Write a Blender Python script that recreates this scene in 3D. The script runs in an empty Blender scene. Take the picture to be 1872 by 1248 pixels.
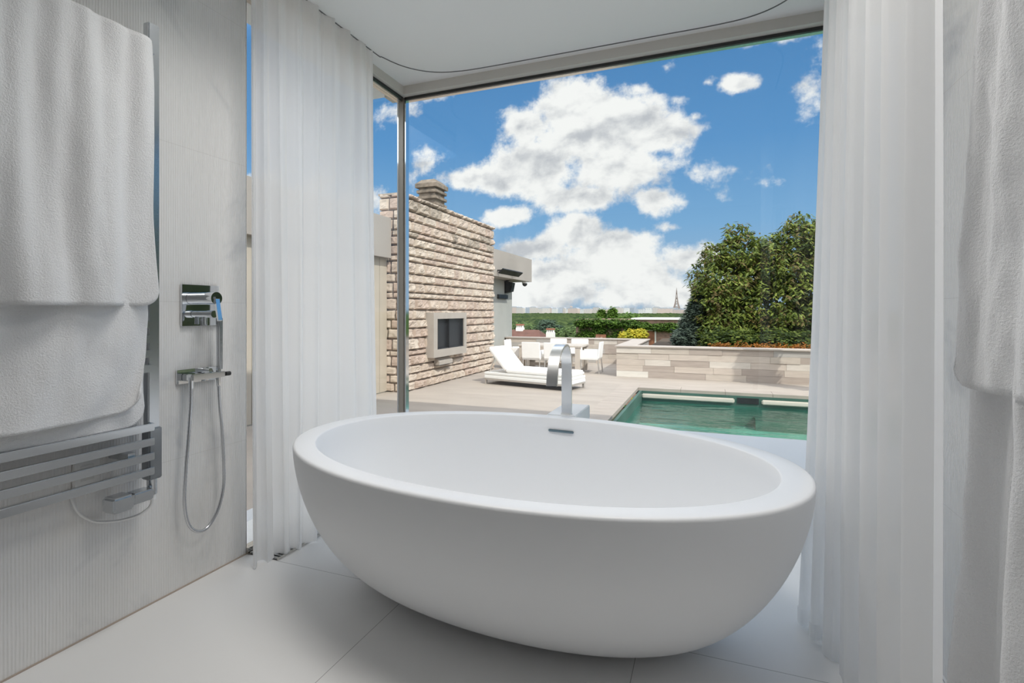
import bpy, bmesh, math, random
from mathutils import Vector, Matrix, noise

random.seed(7)
scene = bpy.context.scene
COL = scene.collection

# ------------------------------------------------------------------ camera
TH = math.atan2(359.0, 944.0)
cam_d = bpy.data.cameras.new('camera')
cam_d.sensor_width = 36.0
cam_d.lens = 944.0 / 1872.0 * 36.0
cam_d.shift_y = -54.0 / 1872.0
cam_d.clip_start = 0.05
cam_d.clip_end = 30000
cam = bpy.data.objects.new('camera', cam_d)
cam.location = (0, 0, 1.1)
cam.rotation_euler = (math.pi / 2, 0, TH)
COL.objects.link(cam)
scene.camera = cam

# ------------------------------------------------------------------ colour management
scene.view_settings.view_transform = 'Standard'
scene.view_settings.look = 'None'
scene.view_settings.gamma = 1.0
scene.view_settings.use_curve_mapping = False
scene.view_settings.exposure = 0.08
try:
    scene.cycles.max_bounces = 14
    scene.cycles.diffuse_bounces = 7
    scene.cycles.glossy_bounces = 5
    scene.cycles.transmission_bounces = 8
    scene.cycles.transparent_max_bounces = 24
    scene.cycles.caustics_reflective = False
    scene.cycles.caustics_refractive = False
    scene.cycles.sample_clamp_indirect = 6.0
except Exception:
    pass

# ------------------------------------------------------------------ sun
sun_d = bpy.data.lights.new('sun', 'SUN')
sun_d.energy = 3.3
sun_d.angle = math.radians(0.6)
sun_d.color = (1.0, 0.95, 0.88)
sun = bpy.data.objects.new('sun', sun_d)
SUN_DIR = Vector((-0.50, 0.36, -0.62)).normalized()
sun.rotation_euler = SUN_DIR.to_track_quat('-Z', 'Y').to_euler()
sun.location = (8, -6, 12)
COL.objects.link(sun)

# ------------------------------------------------------------------ sky
def make_world():
    w = bpy.data.worlds.new('sky')
    scene.world = w
    w.use_nodes = True
    nt = w.node_tree
    nt.nodes.clear()
    N = nt.nodes.new
    L = nt.links.new

    def math_n(op, a, b=None, c=None, clamp=False):
        n = N('ShaderNodeMath'); n.operation = op; n.use_clamp = clamp
        for i, v in enumerate((a, b, c)):
            if v is None: continue
            if isinstance(v, (int, float)): n.inputs[i].default_value = v
            else: L(v, n.inputs[i])
        return n.outputs[0]

    def mixc(f, a, b):
        n = N('ShaderNodeMix'); n.data_type = 'RGBA'
        if isinstance(f, (int, float)): n.inputs[0].default_value = f
        else: L(f, n.inputs[0])
        for s, v in ((6, a), (7, b)):
            if isinstance(v, tuple): n.inputs[s].default_value = (*v, 1)
            else: L(v, n.inputs[s])
        return n.outputs[2]

    def smooth(v, a, b):
        n = N('ShaderNodeMapRange'); n.interpolation_type = 'SMOOTHSTEP'
        L(v, n.inputs[0]); n.inputs[1].default_value = a; n.inputs[2].default_value = b
        return n.outputs[0]

    tc = N('ShaderNodeTexCoord')
    sep = N('ShaderNodeSeparateXYZ'); L(tc.outputs['Generated'], sep.inputs[0])
    X, Y, Z = sep.outputs
    Ys = math_n('MAXIMUM', Y, 0.08)
    a = math_n('DIVIDE', X, Ys)
    b = math_n('DIVIDE', Z, Ys)
    ab = N('ShaderNodeCombineXYZ'); L(a, ab.inputs[0]); L(b, ab.inputs[1])
    AB = ab.outputs[0]
    nz = N('ShaderNodeTexNoise'); nz.inputs['Scale'].default_value = 7.0; nz.inputs['Detail'].default_value = 10; nz.inputs['Roughness'].default_value = 0.64
    L(AB, nz.inputs['Vector'])
    warp = N('ShaderNodeTexNoise'); warp.inputs['Scale'].default_value = 4.0; warp.inputs['Detail'].default_value = 4
    L(AB, warp.inputs['Vector'])
    wv = N('ShaderNodeVectorMath'); wv.operation = 'SUBTRACT'; L(warp.outputs['Color'], wv.inputs[0]); wv.inputs[1].default_value = (.5, .5, .5)
    wv2 = N('ShaderNodeVectorMath'); wv2.operation = 'SCALE'; L(wv.outputs[0], wv2.inputs[0]); wv2.inputs['Scale'].default_value = 0.05
    wv3 = N('ShaderNodeVectorMath'); wv3.operation = 'ADD'; L(AB, wv3.inputs[0]); L(wv2.outputs[0], wv3.inputs[1])
    P = wv3.outputs[0]

    # cumulus lobes: direction (east/north, up/north) and angular size, strength
    s_, c_ = math.sin(TH), math.cos(TH)
    lobes = [(1040, 268, 95, 62, 1), (1030, 205, 85, 58, 1), (1120, 235, 120, 62, 1), (1215, 250, 72, 50, 1), (960, 235, 50, 46, .9), (985, 300, 110, 52, 1),
             (1130, 315, 110, 58, 1), (855, 328, 62, 24, .9), (930, 322, 90, 32, 1), (1190, 368, 62, 30, .85), (1090, 365, 95, 32, .9),
             (935, 397, 46, 20, .8), (1060, 420, 62, 36, 1), (985, 450, 90, 34, .95), (1130, 450, 80, 34, .95), (1250, 470, 70, 32, .85),
             (1060, 490, 230, 42, .8), (1000, 535, 260, 34, .7), (1230, 530, 190, 38, .65),
             (795, 287, 38, 22, .42), (1352, 151, 46, 17, .55), (1298, 148, 18, 11, .40), (1220, 121, 30, 16, .45), (1163, 163, 30, 19, .55),
             (1242, 178, 30, 13, .38), (1400, 72, 62, 18, .42), (1470, 160, 36, 45, .27), (1225, 414, 34, 9, .38), (812, 172, 22, 11, .33),
             (1270, 212, 26, 12, .45), (1340, 315, 150, 16, .24), (1430, 330, 90, 22, .24), (690, 215, 50, 22, .3), (470, 370, 200, 60, .8), (520, 520, 300, 70, .8)]
    field = None
    for (px, py, rx, ry, wgt) in lobes:
        u = (px - 936) / 944; v = (570 - py) / 944
        dY = c_ + u * s_
        ca, cb = (-s_ + u * c_) / dY, v / dY
        ra, rb = rx * 1.22 / 944 / dY ** 2, ry * 1.22 / 944 / dY
        s1 = N('ShaderNodeVectorMath'); s1.operation = 'SUBTRACT'; L(P, s1.inputs[0]); s1.inputs[1].default_value = (ca, cb, 0)
        s2 = N('ShaderNodeVectorMath'); s2.operation = 'MULTIPLY'; L(s1.outputs[0], s2.inputs[0]); s2.inputs[1].default_value = (1 / ra, 1 / rb, 0)
        s3 = N('ShaderNodeVectorMath'); s3.operation = 'LENGTH'; L(s2.outputs[0], s3.inputs[0])
        f = math_n('MULTIPLY_ADD', s3.outputs['Value'], -wgt, wgt)
        field = f if field is None else math_n('SMOOTH_MAX', field, f, 0.12)
    nf = math_n('MULTIPLY_ADD', nz.outputs['Fac'], 2.5, -1.27)
    dens_raw = math_n('ADD', field, nf)
    front = smooth(dens_raw, 0.04, 0.44)
    # generic broken cloud for the rest of the sky
    gz = N('ShaderNodeTexNoise'); gz.inputs['Scale'].default_value = 2.4; gz.inputs['Detail'].default_value = 7
    L(tc.outputs['Generated'], gz.inputs['Vector'])
    gen = smooth(gz.outputs['Fac'], 0.36, 0.55)
    inview = math_n('MULTIPLY', smooth(Y, 0.12, 0.45), math_n('SUBTRACT', 1.0, smooth(b, 0.68, 0.95)))
    dens = N('ShaderNodeMix'); dens.data_type = 'FLOAT'
    L(inview, dens.inputs[0]); L(gen, dens.inputs[2]); L(front, dens.inputs[3])
    D = dens.outputs[0]
    # cloud shade: grey bellies, white billows
    def cn(off, sc_, det):
        o_ = N('ShaderNodeVectorMath'); o_.operation = 'ADD'; L(P, o_.inputs[0]); o_.inputs[1].default_value = off
        q_ = N('ShaderNodeVectorMath'); q_.operation = 'MULTIPLY'; L(o_.outputs[0], q_.inputs[0]); q_.inputs[1].default_value = (1, 1.5, 1)
        n_ = N('ShaderNodeTexNoise'); n_.inputs['Scale'].default_value = sc_; n_.inputs['Detail'].default_value = det; n_.inputs['Roughness'].default_value = .55
        L(q_.outputs[0], n_.inputs['Vector']); return n_.outputs['Fac']
    relief = math_n('SUBTRACT', cn((0, 0, 0), 6.5, 7), cn((-.010, .030, 0), 6.5, 5))
    shade = math_n('ADD', math_n('MULTIPLY_ADD', relief, 2.6, .62), math_n('MULTIPLY', smooth(dens_raw, .35, 1.0), -.22))
    cloud = mixc(smooth(shade, 0.05, 0.72), (0.53, 0.545, 0.59), (0.95, 0.94, 0.94))
    # blue gradient
    ramp = N('ShaderNodeValToRGB'); L(Z, ramp.inputs[0])
    els = ramp.color_ramp.elements
    els[0].position = 0.0; els[0].color = (0.36, 0.50, 0.66, 1)
    els[1].position = 0.9; els[1].color = (0.035, 0.14, 0.40, 1)
    for p_, c in ((0.08, (0.30, 0.47, 0.68)), (0.16, (0.21, 0.42, 0.69)), (0.30, (0.11, 0.30, 0.60)), (0.46, (0.075, 0.23, 0.50))):
        e = els.new(p_); e.color = (*c, 1)
    col = mixc(D, ramp.outputs[0], cloud)
    # added boost: sky outside the view is brightened to light the room
    sky_boost = math_n('MULTIPLY', math_n('SUBTRACT', 1.0, inview), SKY_BOOST)
    vm = math_n('ADD', sky_boost, 1.0)
    vs = math_n('MULTIPLY', vm, 1.0)
    sc = N('ShaderNodeVectorMath'); sc.operation = 'SCALE'; L(col, sc.inputs[0]); L(vs, sc.inputs['Scale'])
    # below the horizon: dull ground
    below = smooth(Z, -0.02, 0.0)
    fin = mixc(below, (0.10, 0.12, 0.08), sc.outputs[0])
    bg = N('ShaderNodeBackground'); L(fin, bg.inputs[0]); bg.inputs[1].default_value = 1.0
    out = N('ShaderNodeOutputWorld'); L(bg.outputs[0], out.inputs[0])
    w.cycles.sampling_method = 'MANUAL'
    w.cycles.sample_map_resolution = 1024

SKY_BOOST = 1.5
FILL_LIGHTS = ((-1.15, 1.45), (-.05, 1.45))
FILL_W = 7.6
make_world()

# ------------------------------------------------------------------ helpers
def mat(name, color=(.8, .8, .8), rough=.5, metal=0.0, spec=.5, noise_amt=0.0, noise_scale=5.0, color2=None,
        bump=0.0, bump_scale=50.0, coat=0.0, stretch=None, detail=4):
    m = bpy.data.materials.new(name); m.use_nodes = True
    nt = m.node_tree; b = nt.nodes['Principled BSDF']
    b.inputs['Base Color'].default_value = (*color, 1)
    b.inputs['Roughness'].default_value = rough
    b.inputs['Metallic'].default_value = metal
    b.inputs['Specular IOR Level'].default_value = spec
    b.inputs['Coat Weight'].default_value = coat
    tc = nt.nodes.new('ShaderNodeTexCoord')
    src = tc.outputs['Object']
    if stretch:
        mp = nt.nodes.new('ShaderNodeMapping'); mp.inputs['Scale'].default_value = stretch
        nt.links.new(src, mp.inputs[0]); src = mp.outputs[0]
    if noise_amt > 0 or color2:
        n = nt.nodes.new('ShaderNodeTexNoise'); n.inputs['Scale'].default_value = noise_scale; n.inputs['Detail'].default_value = detail
        nt.links.new(src, n.inputs['Vector'])
        r = nt.nodes.new('ShaderNodeValToRGB'); nt.links.new(n.outputs['Fac'], r.inputs[0])
        c2 = color2 or tuple(max(0, c * (1 - noise_amt)) for c in color)
        r.color_ramp.elements[0].position = .32; r.color_ramp.elements[0].color = (*c2, 1)
        r.color_ramp.elements[1].position = .68; r.color_ramp.elements[1].color = (*color, 1)
        nt.links.new(r.outputs[0], b.inputs['Base Color'])
    if bump > 0:
        n2 = nt.nodes.new('ShaderNodeTexNoise'); n2.inputs['Scale'].default_value = bump_scale; n2.inputs['Detail'].default_value = 5
        nt.links.new(src, n2.inputs['Vector'])
        bp = nt.nodes.new('ShaderNodeBump'); bp.inputs['Strength'].default_value = 1.0; bp.inputs['Distance'].default_value = bump
        nt.links.new(n2.outputs['Fac'], bp.inputs['Height']); nt.links.new(bp.outputs[0], b.inputs['Normal'])
    return m


class MB:
    """collects geometry for ONE mesh object"""
    def __init__(s):
        s.v = []; s.f = []; s.mi = []; s.sm = []

    def add(s, verts, faces, mi=0, smooth=False):
        o = len(s.v); s.v += [tuple(v) for v in verts]
        for f in faces:
            s.f.append([i + o for i in f]); s.mi.append(mi); s.sm.append(smooth)
        return s

    def box(s, x0, x1, y0, y1, z0, z1, mi=0, rot=0, c=None, bev=0.0):
        if bev > 0:
            bm = bmesh.new()
            bmesh.ops.create_cube(bm, size=1)
            for v in bm.verts:
                v.co = Vector(((x0 + x1) / 2 + v.co.x * (x1 - x0), (y0 + y1) / 2 + v.co.y * (y1 - y0), (z0 + z1) / 2 + v.co.z * (z1 - z0)))
            bmesh.ops.bevel(bm, geom=bm.edges[:], offset=bev, segments=2, affect='EDGES')
            bm.verts.index_update()
            vs = [v.co.copy() for v in bm.verts]; fs = [[v.index for v in f.verts] for f in bm.faces]
            bm.free()
        else:
            vs = [(x, y, z) for z in (z0, z1) for y in (y0, y1) for x in (x0, x1)]
            fs = [(0, 2, 3, 1), (4, 5, 7, 6), (0, 1, 5, 4), (2, 6, 7, 3), (0, 4, 6, 2), (1, 3, 7, 5)]
        if rot:
            cx, cy = c if c else ((x0 + x1) / 2, (y0 + y1) / 2)
            cr, sr = math.cos(rot), math.sin(rot)
            vs = [(cx + (v[0] - cx) * cr - (v[1] - cy) * sr, cy + (v[0] - cx) * sr + (v[1] - cy) * cr, v[2]) for v in vs]
        return s.add(vs, fs, mi)

    def tube(s, pts, r, n=10, mi=0, caps=True, radii=None):
        pts = [Vector(p) for p in pts]
        ring = []; up = None
        for i, p in enumerate(pts):
            t = (pts[min(i + 1, len(pts) - 1)] - pts[max(i - 1, 0)]).normalized()
            if up is None:
                up = Vector((0, 0, 1)) if abs(t.z) < .9 else Vector((1, 0, 0))
            side = t.cross(up).normalized(); up = side.cross(t).normalized()
            rr = radii[i] if radii else r
            ring.append([p + (side * math.cos(2 * math.pi * k / n) + up * math.sin(2 * math.pi * k / n)) * rr for k in range(n)])
        vs = [v for q in ring for v in q]; fs = []
        for i in range(len(pts) - 1):
            for k in range(n):
                a = i * n + k; b = i * n + (k + 1) % n
                fs.append((a, b, b + n, a + n))
        s.add(vs, fs, mi, True)
        if caps:
            s.add(ring[0], [tuple(range(n))], mi); s.add(ring[-1], [tuple(range(n))[::-1]], mi)
        return s

    def grid(s, fn, nu, nv, mi=0, smooth=True, closed_u=False):
        vs = [fn(i / nu, j / nv) for j in range(nv + 1) for i in range(nu + (0 if closed_u else 1))]
        w = nu + (0 if closed_u else 1); fs = []
        for j in range(nv):
            for i in range(nu):
                a = j * w + i; b = j * w + (i + 1) % w
                fs.append((a, b, b + w, a + w))
        return s.add(vs, fs, mi, smooth)

    def prism(s, pts, axis, a, b, mi=0):
        """2D polygon extruded along axis 0/1/2 from a to b"""
        def mk(p, t):
            q = list(p); q.insert(axis, t); return tuple(q)
        n = len(pts)
        vs = [mk(p, a) for p in pts] + [mk(p, b) for p in pts]
        fs = [tuple(range(n))[::-1], tuple(range(n, 2 * n))] + [(i, (i + 1) % n, (i + 1) % n + n, i + n) for i in range(n)]
        return s.add(vs, fs, mi)

    def build(s, name, m, parent=None, origin=None, fix=True):
        me = bpy.data.meshes.new(name)
        vs = s.v
        if origin is not None:
            ox, oy, oz = origin
            vs = [(v[0] - ox, v[1] - oy, v[2] - oz) for v in vs]
        me.from_pydata([tuple(v) for v in vs], [], s.f)
        for mm in (m if isinstance(m, (list, tuple)) else [m]): me.materials.append(mm)
        me.polygons.foreach_set('material_index', s.mi)
        me.polygons.foreach_set('use_smooth', s.sm)
        me.update()
        if fix:
            bm = bmesh.new(); bm.from_mesh(me)
            bmesh.ops.recalc_face_normals(bm, faces=bm.faces[:])
            bm.to_mesh(me); bm.free()
        o = bpy.data.objects.new(name, me); COL.objects.link(o)
        if origin is not None: o.location = origin
        if parent is not None: o.parent = parent
        return o


def empty(name, loc=(0, 0, 0), rz=0.0):
    o = bpy.data.objects.new(name, None); COL.objects.link(o)
    o.location = loc; o.rotation_euler = (0, 0, rz); o.empty_display_size = .1
    return o


def tag(o, label=None, cat=None, group=None, kind=None):
    if label: o['label'] = label
    if cat: o['category'] = cat
    if group: o['group'] = group
    if kind: o['kind'] = kind
    return o


def struct(o, label=None, cat=None):
    o['kind'] = 'structure'
    if label: o['label'] = label
    if cat: o['category'] = cat
    return o


def copy_tree(o, parent=None):
    c = o.copy(); COL.objects.link(c)
    if parent is not None: c.parent = parent
    for ch in [x for x in bpy.data.objects if x.parent == o]:
        copy_tree(ch, c)
    return c


# ------------------------------------------------------------------ materials
M = {}
M['paint'] = mat('ceiling_paint', (.88, .875, .865), .9, bump=.0006, bump_scale=25)
M['chrome'] = mat('chrome', (.80, .82, .84), .07, 1.0)
M['rad_chrome'] = mat('towel_rail_chrome', (.66, .68, .70), .20, 1.0)
M['brushed'] = mat('brushed_steel', (.93, .92, .90), .30, 1.0, bump=.0001, bump_scale=300, stretch=(40, 40, 1))
M['dark_metal'] = mat('dark_frame_metal', (.06, .06, .06), .4, .6)
M['frame_steel'] = mat('window_frame_steel', (.62, .60, .56), .22, 1.0)
M['black'] = mat('black_plastic', (.012, .012, .014), .5)
M['soot'] = mat('sooty_iron', (.018, .019, .022), .45, bump=.004, bump_scale=12)
M['white_plastic'] = mat('white_plastic', (.85, .85, .84), .4)
M['solid_surface'] = mat('white_solid_surface', (.84, .85, .865), .36, spec=.4)
M['hose'] = mat('steel_hose', (.62, .63, .65), .25, 1.0)
M['white_powder'] = mat('white_powder_metal', (.86, .86, .84), .5)
M['white_weave'] = mat('white_weave', (.92, .91, .89), .8, bump=.002, bump_scale=120)
M['table_stone'] = mat('table_stone', (.56, .50, .44), .6, noise_amt=.1, noise_scale=6)
M['alu'] = mat('aluminium_leg', (.62, .60, .57), .4, .8)
M['fascia'] = mat('beige_render', (.38, .34, .30), .85, noise_amt=.08, noise_scale=1.3, bump=.002, bump_scale=20)
M['annex_wall'] = mat('grey_render', (.40, .40, .37), .85, noise_amt=.06, noise_scale=1.5)
M['concrete_frame'] = mat('cast_concrete', (.42, .375, .33), .85, noise_amt=.10, noise_scale=5, bump=.002, bump_scale=40)
M['rock'] = [mat('split_limestone_a', (.54, .44, .36), .9, noise_amt=.13, noise_scale=5, bump=.012, bump_scale=16),
             mat('split_limestone_b', (.50, .39, .32), .9, noise_amt=.13, noise_scale=5, bump=.012, bump_scale=18),
             mat('split_limestone_c', (.58, .49, .405), .9, noise_amt=.12, noise_scale=5, bump=.012, bump_scale=15),
             mat('split_limestone_weathered', (.43, .36, .29), .95, noise_amt=.38, noise_scale=5, bump=.016, bump_scale=14),
             mat('mortar', (.20, .16, .13), .95)]
M['chimney_stone'] = mat('weathered_chimney_concrete', (.27, .22, .17), .95, noise_amt=.55, noise_scale=7, bump=.02, bump_scale=9)
M['deck'] = mat('terrace_stone', (.42, .365, .315), .75, noise_amt=.16, noise_scale=.9, bump=.0015, bump_scale=30, stretch=(1, 3, 1), detail=7)
M['coping'] = mat('pool_coping_stone', (.43, .37, .32), .7, noise_amt=.18, noise_scale=2.0, stretch=(1, 4, 1), detail=7)
M['plank'] = [mat('wall_stone_%s' % k, c, .75, noise_amt=.14, noise_scale=3, stretch=(1, 1, 7), detail=8, bump=.001, bump_scale=30)
              for k, c in (('sand', (.56, .49, .42)), ('taupe', (.45, .38, .33)), ('ivory', (.78, .74, .67)), ('grey', (.48, .45, .42)), ('buff', (.60, .52, .45)), ('cream', (.68, .62, .55)))]
M['brick_red'] = mat('old_brick', (.42, .25, .19), .9, noise_amt=.45, noise_scale=3, color2=(.20, .13, .10))
M['rust'] = mat('rusty_door', (.32, .13, .07), .8, noise_amt=.4, noise_scale=3)
M['roof_tile'] = mat('brown_roof_tile', (.15, .07, .052), .9, noise_amt=.3, noise_scale=2)
M['white_render'] = mat('white_render', (.80, .77, .72), .85)
M['pot'] = mat('terracotta', (.35, .13, .08), .9)
M['grass'] = mat('hillside_grass', (.05, .085, .025), .95, spec=0, noise_amt=.4, noise_scale=.3)
M['soil'] = mat('planting_soil', (.09, .06, .035), .95, noise_amt=.3, noise_scale=4)
M['bark'] = mat('bark', (.10, .07, .05), .95, noise_amt=.4, noise_scale=12, bump=.01, bump_scale=20)


def leaf_mat(name, c, c2, trans=.35, rough=.5):
    m = bpy.data.materials.new(name); m.use_nodes = True
    nt = m.node_tree; nt.nodes.clear()
    tc = nt.nodes.new('ShaderNodeTexCoord')
    n = nt.nodes.new('ShaderNodeTexNoise'); n.inputs['Scale'].default_value = 2.2; n.inputs['Detail'].default_value = 6
    nt.links.new(tc.outputs['Object'], n.inputs['Vector'])
    r = nt.nodes.new('ShaderNodeValToRGB'); nt.links.new(n.outputs['Fac'], r.inputs[0])
    r.color_ramp.elements[0].position = .35; r.color_ramp.elements[0].color = (*c2, 1)
    r.color_ramp.elements[1].position = .65; r.color_ramp.elements[1].color = (*c, 1)
    b = nt.nodes.new('ShaderNodeBsdfPrincipled'); b.inputs['Roughness'].default_value = rough
    b.inputs['Specular IOR Level'].default_value = .35
    nt.links.new(r.outputs[0], b.inputs['Base Color'])
    t = nt.nodes.new('ShaderNodeBsdfTranslucent'); nt.links.new(r.outputs[0], t.inputs[0])
    mx = nt.nodes.new('ShaderNodeMixShader'); mx.inputs[0].default_value = trans
    nt.links.new(b.outputs[0], mx.inputs[1]); nt.links.new(t.outputs[0], mx.inputs[2])
    o = nt.nodes.new('ShaderNodeOutputMaterial'); nt.links.new(mx.outputs[0], o.inputs[0])
    return m


M['leaf'] = [leaf_mat('cherry_leaf', (.21, .26, .045), (.12, .17, .03)), leaf_mat('cherry_leaf_dark', (.06, .10, .02), (.035, .06, .012)),
             leaf_mat('cherry_leaf_reddish', (.22, .16, .06), (.12, .11, .03)), leaf_mat('cherry_leaf_bright', (.33, .38, .08), (.20, .26, .045))]
M['ivy'] = [leaf_mat('ivy_leaf', (.17, .29, .045), (.09, .17, .025)), leaf_mat('ivy_leaf_dark', (.06, .12, .018), (.03, .07, .01))]
M['yellow_leaf'] = [leaf_mat('yellow_leaf', (.66, .56, .05), (.42, .42, .04))]
M['spruce'] = [leaf_mat('blue_spruce_needles', (.17, .22, .16), (.09, .13, .095), .1), leaf_mat('blue_spruce_needles_dark', (.05, .075, .06), (.03, .05, .04), .1)]
M['far_leaf'] = [leaf_mat('far_foliage', (.14, .21, .06), (.075, .12, .035), .15, .9), leaf_mat('far_foliage_dark', (.07, .115, .035), (.045, .075, .025), .15, .9)]
M['cedar_leaf'] = [leaf_mat('cedar_foliage', (.09, .14, .09), (.05, .085, .05), .1, .9)]
M['rust_leaf'] = [leaf_mat('orange_groundcover', (.42, .16, .02), (.25, .10, .02), .2, .8)]


def glass_mat():
    m = bpy.data.materials.new('window_glass'); m.use_nodes = True
    nt = m.node_tree; nt.nodes.clear()
    tr = nt.nodes.new('ShaderNodeBsdfTransparent'); tr.inputs[0].default_value = (.965, .98, .97, 1)
    gl = nt.nodes.new('ShaderNodeBsdfGlossy'); gl.inputs['Roughness'].default_value = 0.0
    ge = nt.nodes.new('ShaderNodeNewGeometry')
    dt = nt.nodes.new('ShaderNodeVectorMath'); dt.operation = 'DOT_PRODUCT'
    nt.links.new(ge.outputs['Incoming'], dt.inputs[0]); nt.links.new(ge.outputs['Normal'], dt.inputs[1])
    prev = dt.outputs['Value']
    ab = nt.nodes.new('ShaderNodeMath'); ab.operation = 'ABSOLUTE'; nt.links.new(prev, ab.inputs[0])
    sb = nt.nodes.new('ShaderNodeMath'); sb.operation = 'SUBTRACT'; sb.inputs[0].default_value = 1; nt.links.new(ab.outputs[0], sb.inputs[1])
    pw = nt.nodes.new('ShaderNodeMath'); pw.operation = 'POWER'; nt.links.new(sb.outputs[0], pw.inputs[0]); pw.inputs[1].default_value = 5
    fr = nt.nodes.new('ShaderNodeMath'); fr.operation = 'MULTIPLY_ADD'; nt.links.new(pw.outputs[0], fr.inputs[0]); fr.inputs[1].default_value = .93; fr.inputs[2].default_value = .022
    mx = nt.nodes.new('ShaderNodeMixShader')
    nt.links.new(fr.outputs[0], mx.inputs[0]); nt.links.new(tr.outputs[0], mx.inputs[1]); nt.links.new(gl.outputs[0], mx.inputs[2])
    o = nt.nodes.new('ShaderNodeOutputMaterial'); nt.links.new(mx.outputs[0], o.inputs[0])
    return m


M['glass'] = glass_mat()


def curtain_mat():
    m = bpy.data.materials.new('sheer_voile'); m.use_nodes = True
    nt = m.node_tree; nt.nodes.clear()
    d = nt.nodes.new('ShaderNodeBsdfDiffuse'); d.inputs[0].default_value = (.975, .975, .975, 1)
    t = nt.nodes.new('ShaderNodeBsdfTranslucent'); t.inputs[0].default_value = (.975, .975, .975, 1)
    tp = nt.nodes.new('ShaderNodeBsdfTransparent'); tp.inputs[0].default_value = (1, 1, 1, 1)
    m1 = nt.nodes.new('ShaderNodeMixShader'); m1.inputs[0].default_value = .60
    nt.links.new(d.outputs[0], m1.inputs[1]); nt.links.new(t.outputs[0], m1.inputs[2])
    m2 = nt.nodes.new('ShaderNodeMixShader'); m2.inputs[0].default_value = .06
    nt.links.new(m1.outputs[0], m2.inputs[1]); nt.links.new(tp.outputs[0], m2.inputs[2])
    # fine weave
    tc = nt.nodes.new('ShaderNodeTexCoord'); n = nt.nodes.new('ShaderNodeTexNoise'); n.inputs['Scale'].default_value = 300
    nt.links.new(tc.outputs['Object'], n.inputs['Vector'])
    bp = nt.nodes.new('ShaderNodeBump'); bp.inputs['Distance'].default_value = .0002; bp.inputs['Strength'].default_value = .4
    nt.links.new(n.outputs['Fac'], bp.inputs['Height']); nt.links.new(bp.outputs[0], d.inputs['Normal'])
    o = nt.nodes.new('ShaderNodeOutputMaterial'); nt.links.new(m2.outputs[0], o.inputs[0])
    return m


M['voile'] = curtain_mat()


def terry_mat():
    m = bpy.data.materials.new('white_terry'); m.use_nodes = True
    nt = m.node_tree; b = nt.nodes['Principled BSDF']
    b.inputs['Base Color'].default_value = (.92, .92, .925, 1); b.inputs['Roughness'].default_value = .95
    b.inputs['Specular IOR Level'].default_value = .1
    b.inputs['Sheen Weight'].default_value = .25
    tc = nt.nodes.new('ShaderNodeTexCoord')
    n = nt.nodes.new('ShaderNodeTexNoise'); n.inputs['Scale'].default_value = 190; n.inputs['Detail'].default_value = 4; n.inputs['Roughness'].default_value = .7
    n2 = nt.nodes.new('ShaderNodeTexNoise'); n2.inputs['Scale'].default_value = 30; n2.inputs['Detail'].default_value = 3
    for q in (n, n2): nt.links.new(tc.outputs['Object'], q.inputs['Vector'])
    ad = nt.nodes.new('ShaderNodeMath'); ad.operation = 'MULTIPLY_ADD'
    nt.links.new(n2.outputs['Fac'], ad.inputs[0]); ad.inputs[1].default_value = .3; nt.links.new(n.outputs['Fac'], ad.inputs[2])
    bp = nt.nodes.new('ShaderNodeBump'); bp.inputs['Distance'].default_value = .0045
    nt.links.new(ad.outputs[0], bp.inputs['Height']); nt.links.new(bp.outputs[0], b.inputs['Normal'])
    return m


M['terry'] = terry_mat()


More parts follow.
